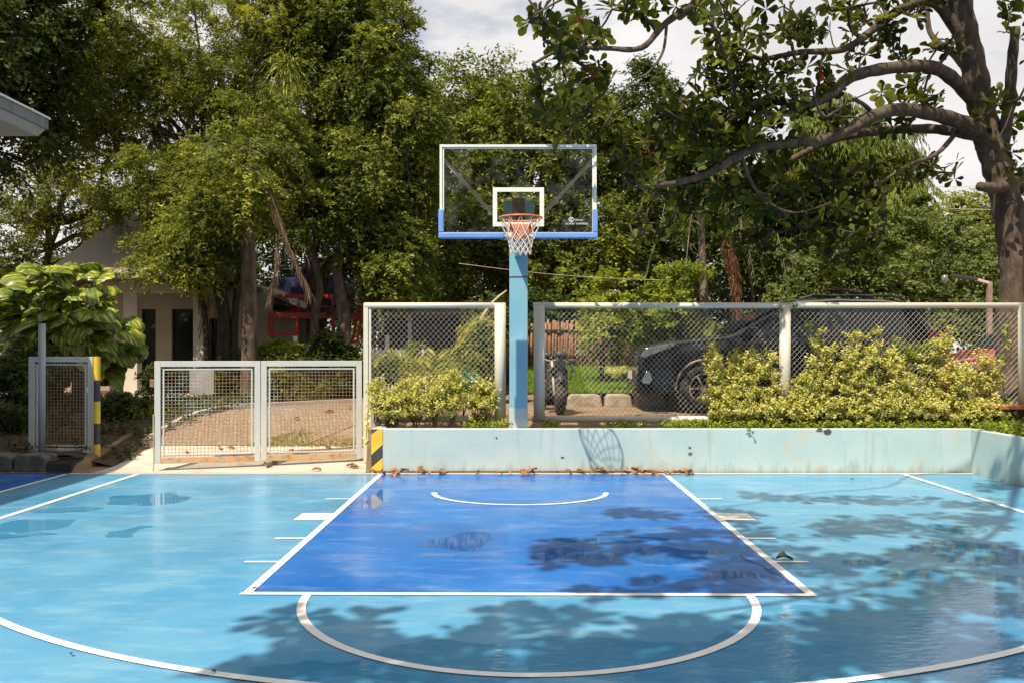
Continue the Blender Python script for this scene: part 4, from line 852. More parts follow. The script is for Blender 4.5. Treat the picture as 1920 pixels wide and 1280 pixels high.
# motorcycle, seen from the front
mY = 13.6; mc = thing('motorcycle', 'black motorcycle facing the court behind the fence post right of the pole', 'motorcycle', tuple(P(1043, 773, mY)))
q = lambda px, py, Y=mY: P(px, py, Y); wx = q(1050, 0).x; R = .30
def wheel(x_, y_, nm):
    mb = MB(); n_ = 32; rows = []
    for i in range(n_+1):
        a = 2*math.pi*i/n_; rows.append([Vector((x_+dx, y_+math.sin(a)*r_, .6+R+math.cos(a)*r_)) for dx, r_ in ((-.06, R-.10), (-.08, R-.05), (-.05, R-.01), (0, R), (.05, R-.01), (.08, R-.05), (.06, R-.10))])
    o = MB().grid(rows).build(nm, M['rubber'], mc, smooth=True)
    sp = MB()
    for i in range(8): a = math.pi*i/4; sp.beam((x_, y_, .6+R), (x_, y_+math.sin(a)*(R-.08), .6+R+math.cos(a)*(R-.08)), .05, .02)
    sp.tube([(x_-.07, y_, .6+R), (x_+.07, y_, .6+R)], .05, 12); sp.build('rim', M['plastic'], o)
wheel(wx, mY, 'front_wheel'); wheel(wx-.25, mY+1.3, 'rear_wheel')
for s_ in (-1, 1): MB().tube([(wx+s_*.085, mY, .6+R), (wx+s_*.085-.03, mY+.24, 1.42)], .022, 10).build('fork', M['strut'], mc, smooth=True)
MB().tube([(wx, mY-.02+math.sin(a)*(R+.03), .6+R+math.cos(a)*(R+.03)) for a in [-.9+i*.2 for i in range(10)]], .05, 8).build('front_fender', M['plastic'], mc, smooth=True)
hl = q(1049, 684); o = MB().tube([(hl.x, hl.y+.10, hl.z), (hl.x, hl.y, hl.z), (hl.x, hl.y-.06, hl.z)], [.06, .095, .10], 18).build('headlight', M['plastic'], mc, smooth=False)
MB().tube([(hl.x, hl.y-.062, hl.z), (hl.x, hl.y-.07, hl.z)], [.085, .07], 18).build('lens', M['pane'], o)
MB().tube(spline([q(1010, 668, mY+.35), q(1030, 676, mY+.25), q(1050, 674, mY+.2), q(1066, 680, mY+.25), q(1080, 700, mY+.35)]), .014, 8).build('handlebar', M['chrome'], mc, smooth=True)
MB().sphere(q(1052, 664, mY+.2), .075, 14, 10, (1.2, .6, .8)).build('gauge', M['plastic'], mc, smooth=True)
MB().tube([q(1066, 680, mY+.2), q(1073, 690, mY+.2), q(1069, 712, mY+.2)], .016, 8).build('brake_lever', M['plastic'], mc)
for s_, px, py in ((-1, 1026, 665), (1, 1073, 676)): MB().sphere(q(px, py, mY+.3), .05, 12, 8, (1.3, .5, .8)).build('mirror', M['plastic'], mc, smooth=True)
MB().box(hl.x+.0, hl.x+.055, mY-.01, mY+.0, P(0, 723, mY).z, P(0, 702, mY).z).build('licence_tag', M['picket'], mc)
MB().sphere((wx-.12, mY+.65, 1.28), .22, 16, 10, (.7, 1.3, .6)).build('fuel_tank', M['carblack'], mc, smooth=True)
MB().sphere((wx-.2, mY+1.15, 1.22), .2, 16, 10, (.6, 1.8, .35)).build('seat', M['plastic'], mc, smooth=True)
MB().obox((wx-.12, mY+.65, .98), (.26, .45, .32), -.15).build('engine', M['plastic'], mc, bevel=.04)
MB().obox((wx-.03, mY+.38, 1.12), (.34, .10, .36), 0).build('radiator', M['plastic'], mc, bevel=.03)
MB().obox((wx-.02, mY+.12, 1.27), (.24, .10, .14), 0).build('front_cowl', M['carblack'], mc, bevel=.03)
# ------------------------------------------------------------ trees behind the garden
random.seed(21); RNG = np.random.default_rng(5)
FEA = dict(spread=1.0, along=.55, hang=.35, droop=.35)
TG = 'trees beyond the court'
tree('feathery_tree', 'tall feathery tree with fine sunlit leaves rising behind the house and gate', 'tree', (-7.4, 21.5, .6), tuple(P(400, 330, 21.5)),
     [E(300, 120, 21, 230, 170), E(430, 260, 20.3, 130, 130), E(170, 200, 21.5, 130, 150), E(560, 60, 21.5, 170, 130), E(330, 370, 19.6, 130, 80), E(370, 470, 18, 90, 50), E(500, 370, 18.6, 90, 70), E(330, 330, 18.5, 120, 70), E(300, 470, 18, 70, 40), E(400, 440, 17.4, 100, 90), E(480, 270, 18.2, 90, 80), E(455, 330, 16.5, 90, 75), E(400, 400, 16.6, 90, 40), E(280, 500, 17.2, 40, 20)], 830, .5, 26, 14, .092, .036, M['lf_acacia'], M['bark'], .18, 44, TG, **FEA)
tree('vine_tree', 'tall multi-stemmed tree hung with vines and bright leaves left of the backboard', 'tree', (-4.6, 21, .6), tuple(P(640, 330, 21)),
     [E(690, 110, 20.6, 120, 140), E(750, 230, 20.2, 75, 150), E(620, 250, 20.8, 120, 120), E(710, 420, 20.4, 90, 110), E(610, 40, 21.5, 150, 90), E(790, 330, 20.8, 50, 160), E(610, 400, 18.8, 50, 50), E(650, 330, 19, 110, 60), E(740, 480, 19.5, 90, 60), E(720, 520, 18.6, 50, 50)], 560, .48, 26, 12, .11, .05, M['lf_mid'], M['bark'], .15, 40, TG, stems=3, **FEA)
tree('dark_tree', 'dark glossy-leaved tree cut off by the upper left corner', 'tree', (-11.5, 18.5, .6), (-11, 18.5, 7),
     [E(20, 100, 18, 95, 130), E(40, 250, 18.5, 90, 90), E(-80, 60, 18, 120, 180), E(130, 20, 18.5, 60, 60)], 150, .6, 24, 10, .15, .07, M['lf_dark'], M['barkdark'], .22, 22, TG)
tree('spreading_tree', 'open spreading tree with layered light green foliage behind the house roof', 'tree', (-15, 28, .6), tuple(P(90, 420, 28)),
     [E(110, 340, 27, 140, 55), E(60, 420, 27.5, 130, 40), E(200, 410, 28, 100, 50), E(20, 500, 28, 120, 60), E(360, 400, 28, 90, 80)], 170, .62, 22, 11, .13, .05, M['lf_acacia'], M['barkdark'], .2, 30, TG, **FEA)
tree('broad_tree', 'broad dark tree filling the space directly behind the backboard', 'tree', (.5, 27, .8), tuple(P(980, 380, 27)),
     [E(900, 220, 26.5, 130, 110), E(1010, 250, 26, 140, 120), E(930, 400, 25.5, 150, 120), E(1130, 270, 26.5, 120, 110), E(1090, 420, 25.8, 110, 110), E(860, 480, 25, 90, 80), E(1000, 520, 25, 130, 60)], 470, .72, 24, 10, .14, .07, M['lf_mid'], M['barkdark'], .3, 40, TG)
tree('broad_tree', 'dark green tree filling the gap behind the foxtail palms right of the backboard', 'tree', (6, 28, .8), tuple(P(1280, 400, 28)),
     [E(1230, 240, 27, 110, 100), E(1180, 170, 27, 70, 50), E(1330, 330, 27, 120, 110), E(1230, 440, 26.5, 100, 120), E(1390, 450, 27, 90, 100)], 210, .75, 22, 10, .15, .07, M['lf_dark'], M['barkdark'], .25, 24, TG)
tree('weeping_tree', 'tall pale green weeping tree glowing in the sun behind the almond branches', 'tree', (11, 31, .8), tuple(P(1580, 330, 31)),
     [E(1560, 225, 30, 70, 45), E(1640, 290, 30, 90, 60), E(1510, 290, 30, 90, 70), E(1600, 380, 30, 130, 70), E(1460, 370, 30, 60, 70), E(1700, 370, 30, 50, 60)], 230, .75, 26, 12, .20, .045, M['lf_willow'], M['barkgrey'], .3, 26, TG, spread=.5, along=.4, hang=1.3, droop=.8)
for base, ells, lab in (((11.5, 26, .8), [E(1500, 520, 25.5, 85, 70), E(1570, 470, 26, 80, 70), E(1450, 600, 25, 60, 60)], 'rounded dense bush tree behind the front of the black car roof'),
                        ((15, 27, .8), [E(1690, 500, 26.5, 110, 75), E(1640, 590, 26, 120, 60), E(1720, 430, 28, 80, 50)], 'wide rounded blue-green tree above the rear of the black car'),
                        ((19, 27, .8), [E(1830, 500, 27, 90, 90), E(1900, 560, 27, 90, 90), E(1800, 600, 26, 90, 60)], 'rounded blue-green tree behind the lamp post')):
    tree('bush_tree', lab, 'tree', base, (base[0], base[1], 3.2), ells, 110, .62, 30, 8, .12, .07, M['lf_blue'], M['barkdark'], .18, 14, TG, out=1.2, up=.5)
tree('distant_tree', 'hazy low treetop far off right of the almond trunk fork', 'tree', (34, 60, 1), (34, 60, 6), [E(1800, 440, 58, 80, 60), E(1900, 420, 58, 90, 60), E(1760, 480, 58, 80, 50)], 80, 1.5, 24, 9, .3, .16, M['lf_acacia'], M['barkdark'], .3, 12, TG)
# the wood behind everything reads as one mass
ez = []
for i in range(34):
    px = -260+i*75; ez.append(E(px, 570+random.uniform(-25, 15), 40+random.uniform(-3, 3), 70, 85+random.uniform(-15, 30)))
ez += [E(700, 380, 38, 130, 130), E(860, 330, 38, 110, 130), E(500, 400, 38, 150, 150), E(1120, 420, 38, 150, 100), E(1330, 430, 38, 130, 90)]
o_ = None
C = crown(ez, 950, 1.35, 22, 9, .26, .14, 'wood', M['lf_dark'], None); wood = bpy.data.objects['wood']; props(wood, 'dark leafy wood closing the view behind the garden', 'wood', kind='stuff')

# hanging vines and aerial roots on the multi-stemmed tree: thin brown cords
def vines(px0, px1, py0, py1, Y, n_, lab):
    mb = MB()
    for i in range(n_):
        px = random.uniform(px0, px1); p = P(px, random.uniform(py0, py0+60), Y+random.uniform(-.5, .5)); L_ = random.uniform(.35, 1)*(py1-py0)/F*Y
        pts = [p]; x_ = p.x
        for k in range(7): x_ += random.uniform(-.09, .09); pts.append(Vector((x_, p.y+random.uniform(-.05, .05), p.z-L_*(k+1)/7)))
        mb.tube(pts, random.uniform(.006, .018), 4, cap=False)
    return props(mb.build('hanging_vines', M['barkgrey'], smooth=True), lab, 'vines', kind='stuff')
vines(570, 800, 260, 560, 20.1, 70, 'pale brown vines hanging under the tree left of the backboard')
vines(360, 470, 330, 600, 19.4, 46, 'dark aerial roots hanging beside the palm trunk')
# extra trunks
for i, (pts, r0, r1_, m_, lab) in enumerate((
    ([(592, 650), (590, 600), (600, 540), (585, 480), (560, 400), (540, 330)], .14, .07, 'bark', 'slender leaning brown trunk left of the twin trunks'),
    ([(640, 655), (646, 610), (640, 560), (632, 500), (640, 430), (610, 350)], .22, .12, 'barkgrey', 'stout lit trunk standing left of the ladder'),
    ([(700, 640), (702, 600), (706, 540), (704, 470), (690, 400)], .07, .04, 'barkdark', 'thin dark trunk beside the ladder'),
    ([(418, 672), (420, 600), (410, 520), (425, 430), (400, 340)], .22, .12, 'barkdark', 'dark rooty trunk just left of the ringed palm'),
    ([(438, 672), (440, 600), (448, 500), (440, 400)], .12, .08, 'barkdark', 'second dark trunk pressed against the ringed palm'),
    ([(388, 660), (385, 600), (372, 520), (380, 430)], .10, .06, 'barkdark', 'thin dark trunk before the house column'))):
    Y = 19.2+.3*i if i < 3 else 18.6; pp_ = [P(a, b_, Y) for a, b_ in pts]; pp_[0].z = .55
    o = MB().tube(spline(pp_), taper(r0*.75, r1_*.7, (len(pts)-1)*5), 12).build('leaning_tree', M[m_], smooth=True); props(o, lab, 'tree', 'slender trees behind the gate')
# dry broken branch leaning behind the pole
o = MB().tube(spline([P(900, 600, 16), P(925, 566, 16), P(950, 545, 16)]), taper(.03, .015, 10), 8).build('branch', M['strut'], smooth=True); props(o, 'dry stick leaning just left of the blue pole above the fence', 'branch')

# ------------------------------------------------------------ palms
def frond(A, base, az, L_, rise, fall, n_, ll, lw, m_spread=.9, tilt=.3):
    """collects leaflets of one arching frond; returns its rachis"""
    pts = []; d = Vector((math.cos(az), math.sin(az), 0)); base = Vector(base)
    for i in range(13):
        t_ = i/12; pts.append(base+d*L_*t_*(1-.25*t_)+Vector((0, 0, rise*L_*math.sin(min(t_*1.6, 1.57))-fall*L_*t_*t_)))
    side = Vector((-d.y, d.x, 0))
    for i in range(n_):
        t_ = .15+.85*i/n_; k = t_*12; j = min(int(k), 11); p = pts[j].lerp(pts[j+1], k-j); tan = (pts[j+1]-pts[j]).normalized()
        for s_ in (-1, 1):
            dr = (tan*.6+side*s_*m_spread+Vector((0, 0, random.uniform(-tilt, tilt)))).normalized(); A.append((p, dr, ll*math.sin(math.pi*(.12+.8*t_))*random.uniform(.8, 1.1)+.04, lw))
    return pts
def fronds(parent, specs, lm, rm, name='fronds', rr=.012, **kw):
    A = []; mb = MB()
    for s_ in specs: pts = frond(A, *s_, **kw); mb.tube(pts, taper(rr, rr*.3, 12), 5)
    pos = np.array([a[0] for a in A]); d = np.array([a[1] for a in A]); nm = np.tile([0, -.3, 1.], (len(A), 1))+RNG.normal(size=(len(A), 3))*.3
    o = leaves(name, pos, d, nm, np.array([a[2] for a in A]), np.array([a[3] for a in A]), T_DIA, lm, parent); mb.build('rachis', rm, o, smooth=True); return o
# tall ringed palm with its dead frond
pY = 17.2; tp = thing('palm_tree', 'tall ringed grey palm trunk rising through the feathery tree behind the gate', 'palm', (P(466, 0, pY).x, pY, .6))
rr_ = []; pts = []
for i in range(58):
    py = 745-i*7.6; pts.append(P(466+2*math.sin(i*.1), py, pY)); rr_.append((.155 if py > 440 else .125)-.0004*i+(.004 if i % 2 else 0))
MB().tube(pts, rr_, 16).build('trunk', M['bark'], tp, smooth=True)
c0 = P(470, 300, pY)
fronds(tp, [((c0.x, c0.y, c0.z), a, 1.7, .5, .9, 34, .4, .025) for a in np.linspace(0, 6.0, 7)], M['lf_palm'], M['barkdark'], rr=.025)
A = []; mb = MB(); pth = spline([P(482, 322, pY-1.3), P(500, 350, pY-1.3), P(520, 400, pY-1.3), P(545, 470, pY-1.3), P(578, 540, pY-1.3)], 6); mb.tube(pth, taper(.03, .008, len(pth)-1), 6)
pth2 = spline([P(518, 440, pY-1.3), P(520, 490, pY-1.3), P(505, 550, pY-1.3)], 6); mb.tube(pth2, taper(.012, .005, len(pth2)-1), 5)
for pl_, n_ in ((pth, 430), (pth2, 170)):
    for i in range(n_):
        t_ = random.uniform(.08, 1)*(len(pl_)-1.01); j = int(t_); p = pl_[j].lerp(pl_[j+1], t_-j); d = (pl_[j+1]-pl_[j]).normalized()*.7+Vector((random.uniform(-.4, .4), random.uniform(-.2, .2), -.7)); A.append((p, d, random.uniform(.15, .42), .012))
df_ = leaves('dead_frond', np.array([a[0] for a in A]), np.array([a[1] for a in A]), rnd(len(A)), np.array([a[2] for a in A]), .010, T_DIA, M['lf_brown'], tp); mb.build('rachis', M['bark'], df_, smooth=True)
# tufted epiphytes high in the feathery tree
for px, py, L_, lab in ((537, 120, .62, 'spiky yellow-green tuft hanging high in the feathery tree'), (482, 190, .55, 'smaller drooping spiky tuft below the yellow-green one')):
    n_ = 130; c = P(px, py, 18.0); d = rnd(n_); d[:, 2] = d[:, 2]*.9+.15; k = 7; pos = []; dd = []; ln_ = []
    for i in range(n_):
        p = Vector(c); v = Vector(d[i])*L_/k*random.uniform(.8, 1.3)
        for j in range(k): pos.append(tuple(p)); dd.append(tuple(v)); ln_.append(v.length*1.15); p = p+v; v.z -= .022; v.x *= .93
    o = leaves('spiky_epiphyte', np.array(pos), np.array(dd), rnd(len(pos)), np.array(ln_), .02, T_DIA, M['lf_acacia'] if py < 150 else M['lf_palm'], None); props(o, lab, 'epiphyte', 'spiky tufts in the tree')
# foxtail palms right of centre
fY = 18.5; ft = thing('palm_tree', 'slim foxtail palm whose trunk rises behind the bonnet of the black car', 'palm', (P(1318, 0, fY).x, fY, .8))
pts = [P(1316+4*math.sin(i*.3), 700-i*23, fY) for i in range(17)]; MB().tube(pts, [.105-.003*i for i in range(17)], 14).build('trunk', M['barkgrey'], ft, smooth=True)
c0 = pts[-1]; FT = [((c0.x, c0.y, c0.z), a, 1.9, .45, 1.1, 46, .38, .022) for a in np.linspace(.2, 6.2, 9)]
fronds(ft, FT+[((c0.x+.1, c0.y, c0.z-.3), a, 1.7, .1, 1.3, 46, .35, .022) for a in (3.0, 4.2, 5.4, 6.1)], M['lf_palm'], M['barkgrey'], rr=.02, m_spread=.7, tilt=.9)
ft = thing('palm_tree', 'second foxtail palm with a drooping green frond beside the rusty dry one', 'palm', (P(1424, 0, fY).x, fY+.4, .8))
pts = [P(1424-i*2.0, 700-i*22, fY+.4) for i in range(17)]; MB().tube(pts, [.03 for i in range(17)], 10).build('trunk', M['barkdark'], ft, smooth=True); c0 = P(1395, 385, fY)
fronds(ft, [((c0.x, c0.y, c0.z), a, L_, r_, f_, 60, .36, .022) for a, L_, r_, f_ in ((.1, 1.5, .5, 1.6), (5.6, 1.3, .4, 1.9), (3.3, 1.7, .6, 1.0), (2.2, 1.6, .5, .9), (4.4, 1.4, .5, 1.2), (1.0, 1.6, .6, 1.0))], M['lf_palm'], M['barkgrey'], rr=.02, m_spread=.7, tilt=.9)
A = []; pth = spline([P(1362, 440, fY-.4), P(1372, 480, fY-.4), P(1378, 530, fY-.4), P(1382, 590, fY-.4)], 6)
for i in range(950):
    t_ = random.uniform(.0, 1)*(len(pth)-1.01); j = int(t_); p = pth[j].lerp(pth[j+1], t_-j)+Vector((random.uniform(-.06, .06), 0, 0)); A.append((p, Vector((random.uniform(-.5, .5), random.uniform(-.4, .4), -1)), random.uniform(.14, .40)))
df_ = leaves('dry_frond', np.array([a[0] for a in A]), np.array([a[1] for a in A]), rnd(len(A)), np.array([a[2] for a in A]), .012, T_DIA, M['lf_rust'], ft)
# young yellow palm in the left planter panel
yp = thing('young_palm', 'young yellow-green palm behind the left chain-link panel', 'palm', tuple(P(800, 745, 12.7)))
b0 = P(805, 735, 12.7)
fronds(yp, [((b0.x+random.uniform(-.08, .08), b0.y+random.uniform(-.1, .1), b0.z), a, L_, r_, f_, 40, .26, .016) for a, L_, r_, f_ in ((.1, 1.25, 1.1, .35), (-.35, 1.0, 1.2, .2), (.25, 1.1, .8, .5), (3.0, 1.0, .85, .45), (3.5, .65, .5, .5), (2.4, .7, .9, .3), (.5, .8, .5, .5), (-1.2, .6, .8, .5), (-2.1, .6, .7, .5), (1.4, .7, 1., .3))], M['lf_palmgold'], M['lf_green'], rr=.008, tilt=.5)
MB().tube([(b0.x, b0.y, .55), (b0.x, b0.y, b0.z+.05)], .05, 10).build('stem', M['bark'], yp)

# ------------------------------------------------------------ shrubs
def shrub(name, label, cat, ells, nc, cr_, tw, K, leaf, wid, lm, group=None, stems=10, sm='barkdark', base=None, **kw):
    c = ells[0][0]; zb_ = base if base is not None else min(e[0][2]-e[1][2] for e in ells); t_ = thing(name, label, cat, (c[0], c[1], zb_), group)
    C = crown(ells, nc, cr_, tw, K, leaf, wid, 'foliage', lm, t_, **kw); mb = MB(); lo_ = [e for e in ells]
    for i in RNG.choice(len(C), min(stems+6, len(C)), replace=False):
        e = min(ells, key=lambda e_: abs(e_[0][0]-C[i][0])); a = Vector((e[0][0], e[0][1], zb_)); mb.tube(curve(a, Vector(C[i]), 5, 0, .03), taper(.012, .004, 5), 5)
    es = sorted(ells, key=lambda e_: e_[0][0])
    for p_, q_ in zip(es, es[1:]): mb.tube([(p_[0][0], p_[0][1], zb_), (q_[0][0], q_[0][1], zb_)], .012, 5)
    mb.build('stems', M[sm], t_, smooth=True); return t_
GD = dict(spread=1.1, along=.45, hang=.05, droop=.0, flat=.3, start=.15, out=.25, up=1.3, seedcol=.65)
GG = 'golden shrubs in the planter'
def gold(label, sps, nc=70, Y=11.82, lm='lf_gold', name='golden_shrub', mat_leaf=.042):
    ells = [(tuple(P(px, py, Y+dy)), (rx/F*Y, .17, ry/F*Y)) for px, py, rx, ry, dy in sps]
    return shrub(name, label, 'shrub', ells, nc, .15, 5, 10, mat_leaf, .023, M[lm], GG, 14, 'bark', base=.54, **GD)
gold('low golden shrub at the left end of the planter beside the striped corner', [(725, 765, 32, 28, 0), (708, 745, 14, 30, .05)], 60)
gold('golden shrub mound in front of the young palm left of the pole', [(780, 752, 40, 34, 0), (740, 772, 40, 22, -.05)], 110)
gold('taller rounded golden shrub left of the thick cream post', [(845, 742, 38, 42, 0), (815, 768, 50, 24, -.05)], 130)
gold('small golden shrub squeezed against the thick cream post', [(903, 760, 30, 30, .05), (900, 735, 20, 16, .1)], 55)
gold('golden shrub in front of the front wheel of the black car', [(1362, 740, 42, 44, 0), (1338, 690, 12, 42, .05), (1395, 700, 30, 36, .05)], 170)
gold('dense golden shrub just left of the middle cream post', [(1420, 745, 44, 48, 0), (1400, 775, 60, 22, -.08), (1438, 700, 20, 30, .08)], 120)
gold('golden shrub with a pointed tip right of the middle cream post', [(1520, 725, 38, 56, 0), (1540, 660, 14, 38, .05), (1500, 770, 44, 24, -.06)], 115)
gold('tall golden shrub with two spiky leaders before the car doors', [(1605, 715, 38, 62, .02), (1638, 655, 13, 40, .06), (1600, 668, 12, 38, .03), (1620, 770, 50, 24, -.06)], 125)
gold('wide golden shrub before the rear of the black car', [(1690, 740, 50, 46, 0), (1670, 685, 26, 26, .1), (1720, 775, 50, 22, -.06)], 105)
gold('golden shrub with a tall leader in front of the red car', [(1790, 730, 36, 48, 0), (1773, 670, 15, 45, .06), (1810, 775, 44, 22, -.06)], 140)
gold('sparse golden shrub near the right corner of the planter', [(1845, 720, 32, 50, .05), (1840, 770, 36, 24, 0)], 60)
gold('low sprawling golden growth along the wall top before the black car', [(1380+i*75, 776, 46, 20, -.08-.02*(i%2)) for i in range(4)], 130)
gold('low sprawling golden growth along the wall top right of the middle post', [(1660+i*62, 772+i*2, 44, 22, -.08-.02*(i%2)) for i in range(4)], 130)
gold('loose golden sprigs between the two spiky golden shrubs', [(1570, 700, 34, 40, .1), (1640, 720, 34, 44, .12), (1735, 705, 36, 40, .12), (1470, 760, 30, 30, .1)], 35)
gold('darker green shrub behind the golden ones at the rear of the black car', [(1700, 670, 40, 30, .35), (1745, 690, 40, 40, .4)], 60, lm='lf_green')  # green leaf colour makes this shrub darker than the golden ones
gold('fresh green low shrub spreading over the right corner of the planter', [(1880, 790, 60, 16, -.0), (1860, 775, 30, 20, .1)], 70, lm='lf_green')
# ground cover along the wall top
n = 2600; px = np.concatenate([RNG.uniform(695, 1300, 700), RNG.uniform(1280, 1900, 1900)]); Yg = RNG.uniform(11.55, 11.95, n); gx = (px-CX)/F*Yg
keep = (gx < 5.9) | True; o_ = np.stack([gx, Yg, np.full(n, .55)], 1)
dens = np.where(px < 1280, (np.sin(px*.05)+np.sin(px*.021+1)) > .2, True); o_ = o_[dens]; d_ = rnd(len(o_)); d_[:, 2] = abs(d_[:, 2])+.8
pos, dr, nm = twigs(o_, d_, RNG.uniform(.05, .13, len(o_)), 7, .04, spread=1.2, along=.3, hang=0, droop=0, flat=.4)
o = leaves('ground_cover', pos, dr, nm, .038, .026, T_DIA, M['lf_green'], None); props(o, 'low green weeds and creepers along the top of the blue planter wall', 'ground cover', kind='stuff')
n = 900; gx = RNG.uniform(5.95, 7.2, n); o_ = np.stack([gx, RNG.uniform(9.0, 11.8, n), np.full(n, .53)], 1); d_ = rnd(n); d_[:, 2] = abs(d_[:, 2])+.8
pos, dr, nm = twigs(o_, d_, RNG.uniform(.08, .2, n), 9, .05, spread=1.2, along=.3, hang=0, droop=0, flat=.4)
o = leaves('ground_cover', pos, dr, nm, .05, .035, T_DIA, M['lf_green'], None); props(o, 'thick green ground cover on the planter wing right of the court', 'ground cover', kind='stuff')
# leaves trailing on the wall
def vine(label, pts, n_, leaf, Y=None, lm='lf_green'):
    pp_ = spline([P(*p) for p in pts], 8); t_ = thing('vine', label, 'vine', tuple(pp_[0])); MB().tube(pp_, .004, 5).build('stem', M['lf_green'], t_)
    idx = RNG.uniform(0, len(pp_)-1.01, n_); pos = np.array([tuple(pp_[int(i)].lerp(pp_[int(i)+1], i-int(i))) for i in idx]); d = rnd(n_); d[:, 2] -= .4; d[:, 1] -= .3
    nm = np.tile([0, -1., .5], (n_, 1))+RNG.normal(size=(n_, 3))*.3; leaves('foliage', pos, d, nm, leaf, leaf*.8, T_OBO, M[lm], t_)
vine('bright vine climbing the mesh just right of the middle cream post', [(1455, 590, 11.93), (1475, 560, 11.92), (1500, 590, 11.93), (1515, 612, 11.93), (1532, 635, 11.93), (1545, 670, 11.93)], 26, .06)
vine('leafy sprig hanging over the blue wall below the golden shrubs', [(1400, 790, 11.5), (1405, 802, 11.38), (1412, 812, 11.38)], 8, .045)
vine('thin creeper hanging down the shaded right wing of the blue wall', [(1862, 800, 11.2), (1866, 818, 11.1), (1872, 850, 11.0)], 10, .06)
vine('small weed hanging at the left end of the wall beside the gate post', [(690, 770, 11.6), (688, 800, 11.5), (686, 830, 11.45)], 30, .05, lm='lf_gold')
vine('green creeper climbing the right end of the fence mesh', [(1895, 780, 11.93), (1880, 720, 11.93), (1885, 660, 11.93), (1890, 600, 11.93)], 34, .07)
# garden plants behind
shrub('light_shrub', 'airy light green shrub behind the fence right of the blue pole', 'shrub', [E(1150, 560, 17.5, 55, 45), E(1200, 600, 17.5, 70, 40), E(1130, 620, 17.4, 50, 50), E(1250, 560, 17.6, 40, 40)], 120, .35, 14, 9, .075, .045, M['lf_green'], None, 20, 'bark', base=1.0, up=.8)
shrub('layered_sapling', 'small tree with flat horizontal layers of foliage before the foxtail palm', 'tree', [(tuple(P(1275, 506, 17.8)), (.75, .4, .05)), (tuple(P(1255, 540, 17.8)), (.5, .35, .04))], 70, .22, 12, 9, .05, .03, M['lf_green'], None, 30, 'bark', base=1.0, up=.1)
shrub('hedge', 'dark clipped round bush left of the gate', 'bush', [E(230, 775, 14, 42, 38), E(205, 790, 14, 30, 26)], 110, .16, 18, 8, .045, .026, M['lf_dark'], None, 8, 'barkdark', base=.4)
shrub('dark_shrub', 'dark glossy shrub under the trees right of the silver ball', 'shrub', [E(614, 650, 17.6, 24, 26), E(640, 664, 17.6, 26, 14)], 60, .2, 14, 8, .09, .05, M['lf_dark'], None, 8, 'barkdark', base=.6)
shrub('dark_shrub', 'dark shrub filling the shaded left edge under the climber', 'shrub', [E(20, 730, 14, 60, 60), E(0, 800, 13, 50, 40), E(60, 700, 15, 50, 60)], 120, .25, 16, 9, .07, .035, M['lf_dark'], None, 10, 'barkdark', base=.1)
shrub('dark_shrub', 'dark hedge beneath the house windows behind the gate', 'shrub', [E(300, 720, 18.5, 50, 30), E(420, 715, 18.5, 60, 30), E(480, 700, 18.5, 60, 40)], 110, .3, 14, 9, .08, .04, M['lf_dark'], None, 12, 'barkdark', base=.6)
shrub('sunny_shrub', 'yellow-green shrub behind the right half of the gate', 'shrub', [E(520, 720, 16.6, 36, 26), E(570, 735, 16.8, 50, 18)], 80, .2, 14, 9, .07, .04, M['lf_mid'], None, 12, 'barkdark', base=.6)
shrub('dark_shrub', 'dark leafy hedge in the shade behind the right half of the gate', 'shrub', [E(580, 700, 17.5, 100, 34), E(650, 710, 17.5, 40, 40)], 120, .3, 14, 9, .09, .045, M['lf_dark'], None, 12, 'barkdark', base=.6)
shrub('flowering_plants', 'bright leafy plants at the foot of the white pickets', 'plants', [E(525, 660, 17.8, 40, 14), E(560, 668, 17.8, 40, 12)], 50, .2, 12, 7, .12, .05, M['lf_green'], None, 8, 'barkdark', base=.8, up=1.2)
shrub('garden_shrub', 'mixed green shrub behind the left chain-link panel near the pickets', 'shrub', [E(760, 690, 17, 60, 36), E(860, 700, 16.5, 60, 40), E(910, 650, 16.8, 40, 70)], 150, .28, 14, 9, .08, .04, M['lf_mid'], None, 16, 'barkdark', base=.6)
shrub('dark_shrub', 'dark shrubbery between the bamboo fence and the carport', 'shrub', [E(930, 610, 20, 60, 60), E(1000, 590, 22, 60, 60)], 110, .35, 14, 9, .1, .05, M['lf_dark'], None, 14, 'barkdark', base=.8)
shrub('teal_netting', 'crumpled teal green netting caught in the planter shrubs', 'netting', [E(888, 722, 12.2, 16, 22), E(868, 712, 12.2, 12, 10)], 26, .09, 10, 8, .07, .006, M['lf_teal'], None, 2, 'barkdark', base=.6)
def tuft(name, label, px, py, Y, n_, L_, wd_, lm, fall=.02, k=6, spread=.8, group=None, flare=0):
    c = P(px, py, Y); pos = []; dd = []; ln_ = []; wv = []
    for i in range(n_):
        p = c+Vector((random.uniform(-.05, .05), random.uniform(-.05, .05), 0)); a = random.uniform(0, 6.28); v = Vector((math.cos(a)*spread, math.sin(a)*spread, 1)).normalized()*L_/k*random.uniform(.7, 1.2); v = Vector((v.x*random.uniform(.2, 1.2), v.y, v.z))
        for j in range(k): pos.append(tuple(p)); dd.append(tuple(v)); ln_.append(v.length*1.2); wv.append(wd_*(1-.6*j/k)); p = p+v; v = v+Vector((0, 0, -fall*L_*(j+1)/k))
    o = leaves(name, np.array(pos), np.array(dd), np.tile([0, -.5, 1.], (len(pos), 1))+RNG.normal(size=(len(pos), 3))*.3, np.array(ln_), np.array(wv), T_DIA, M[lm], None, np.repeat(RNG.random(n_), k)); return props(o, label, 'plant', group)
tuft('strappy_plant', 'variegated grassy plant just left of the gate leaf', 275, 790, 14.0, 60, .62, .022, 'lf_palmgold', .10)
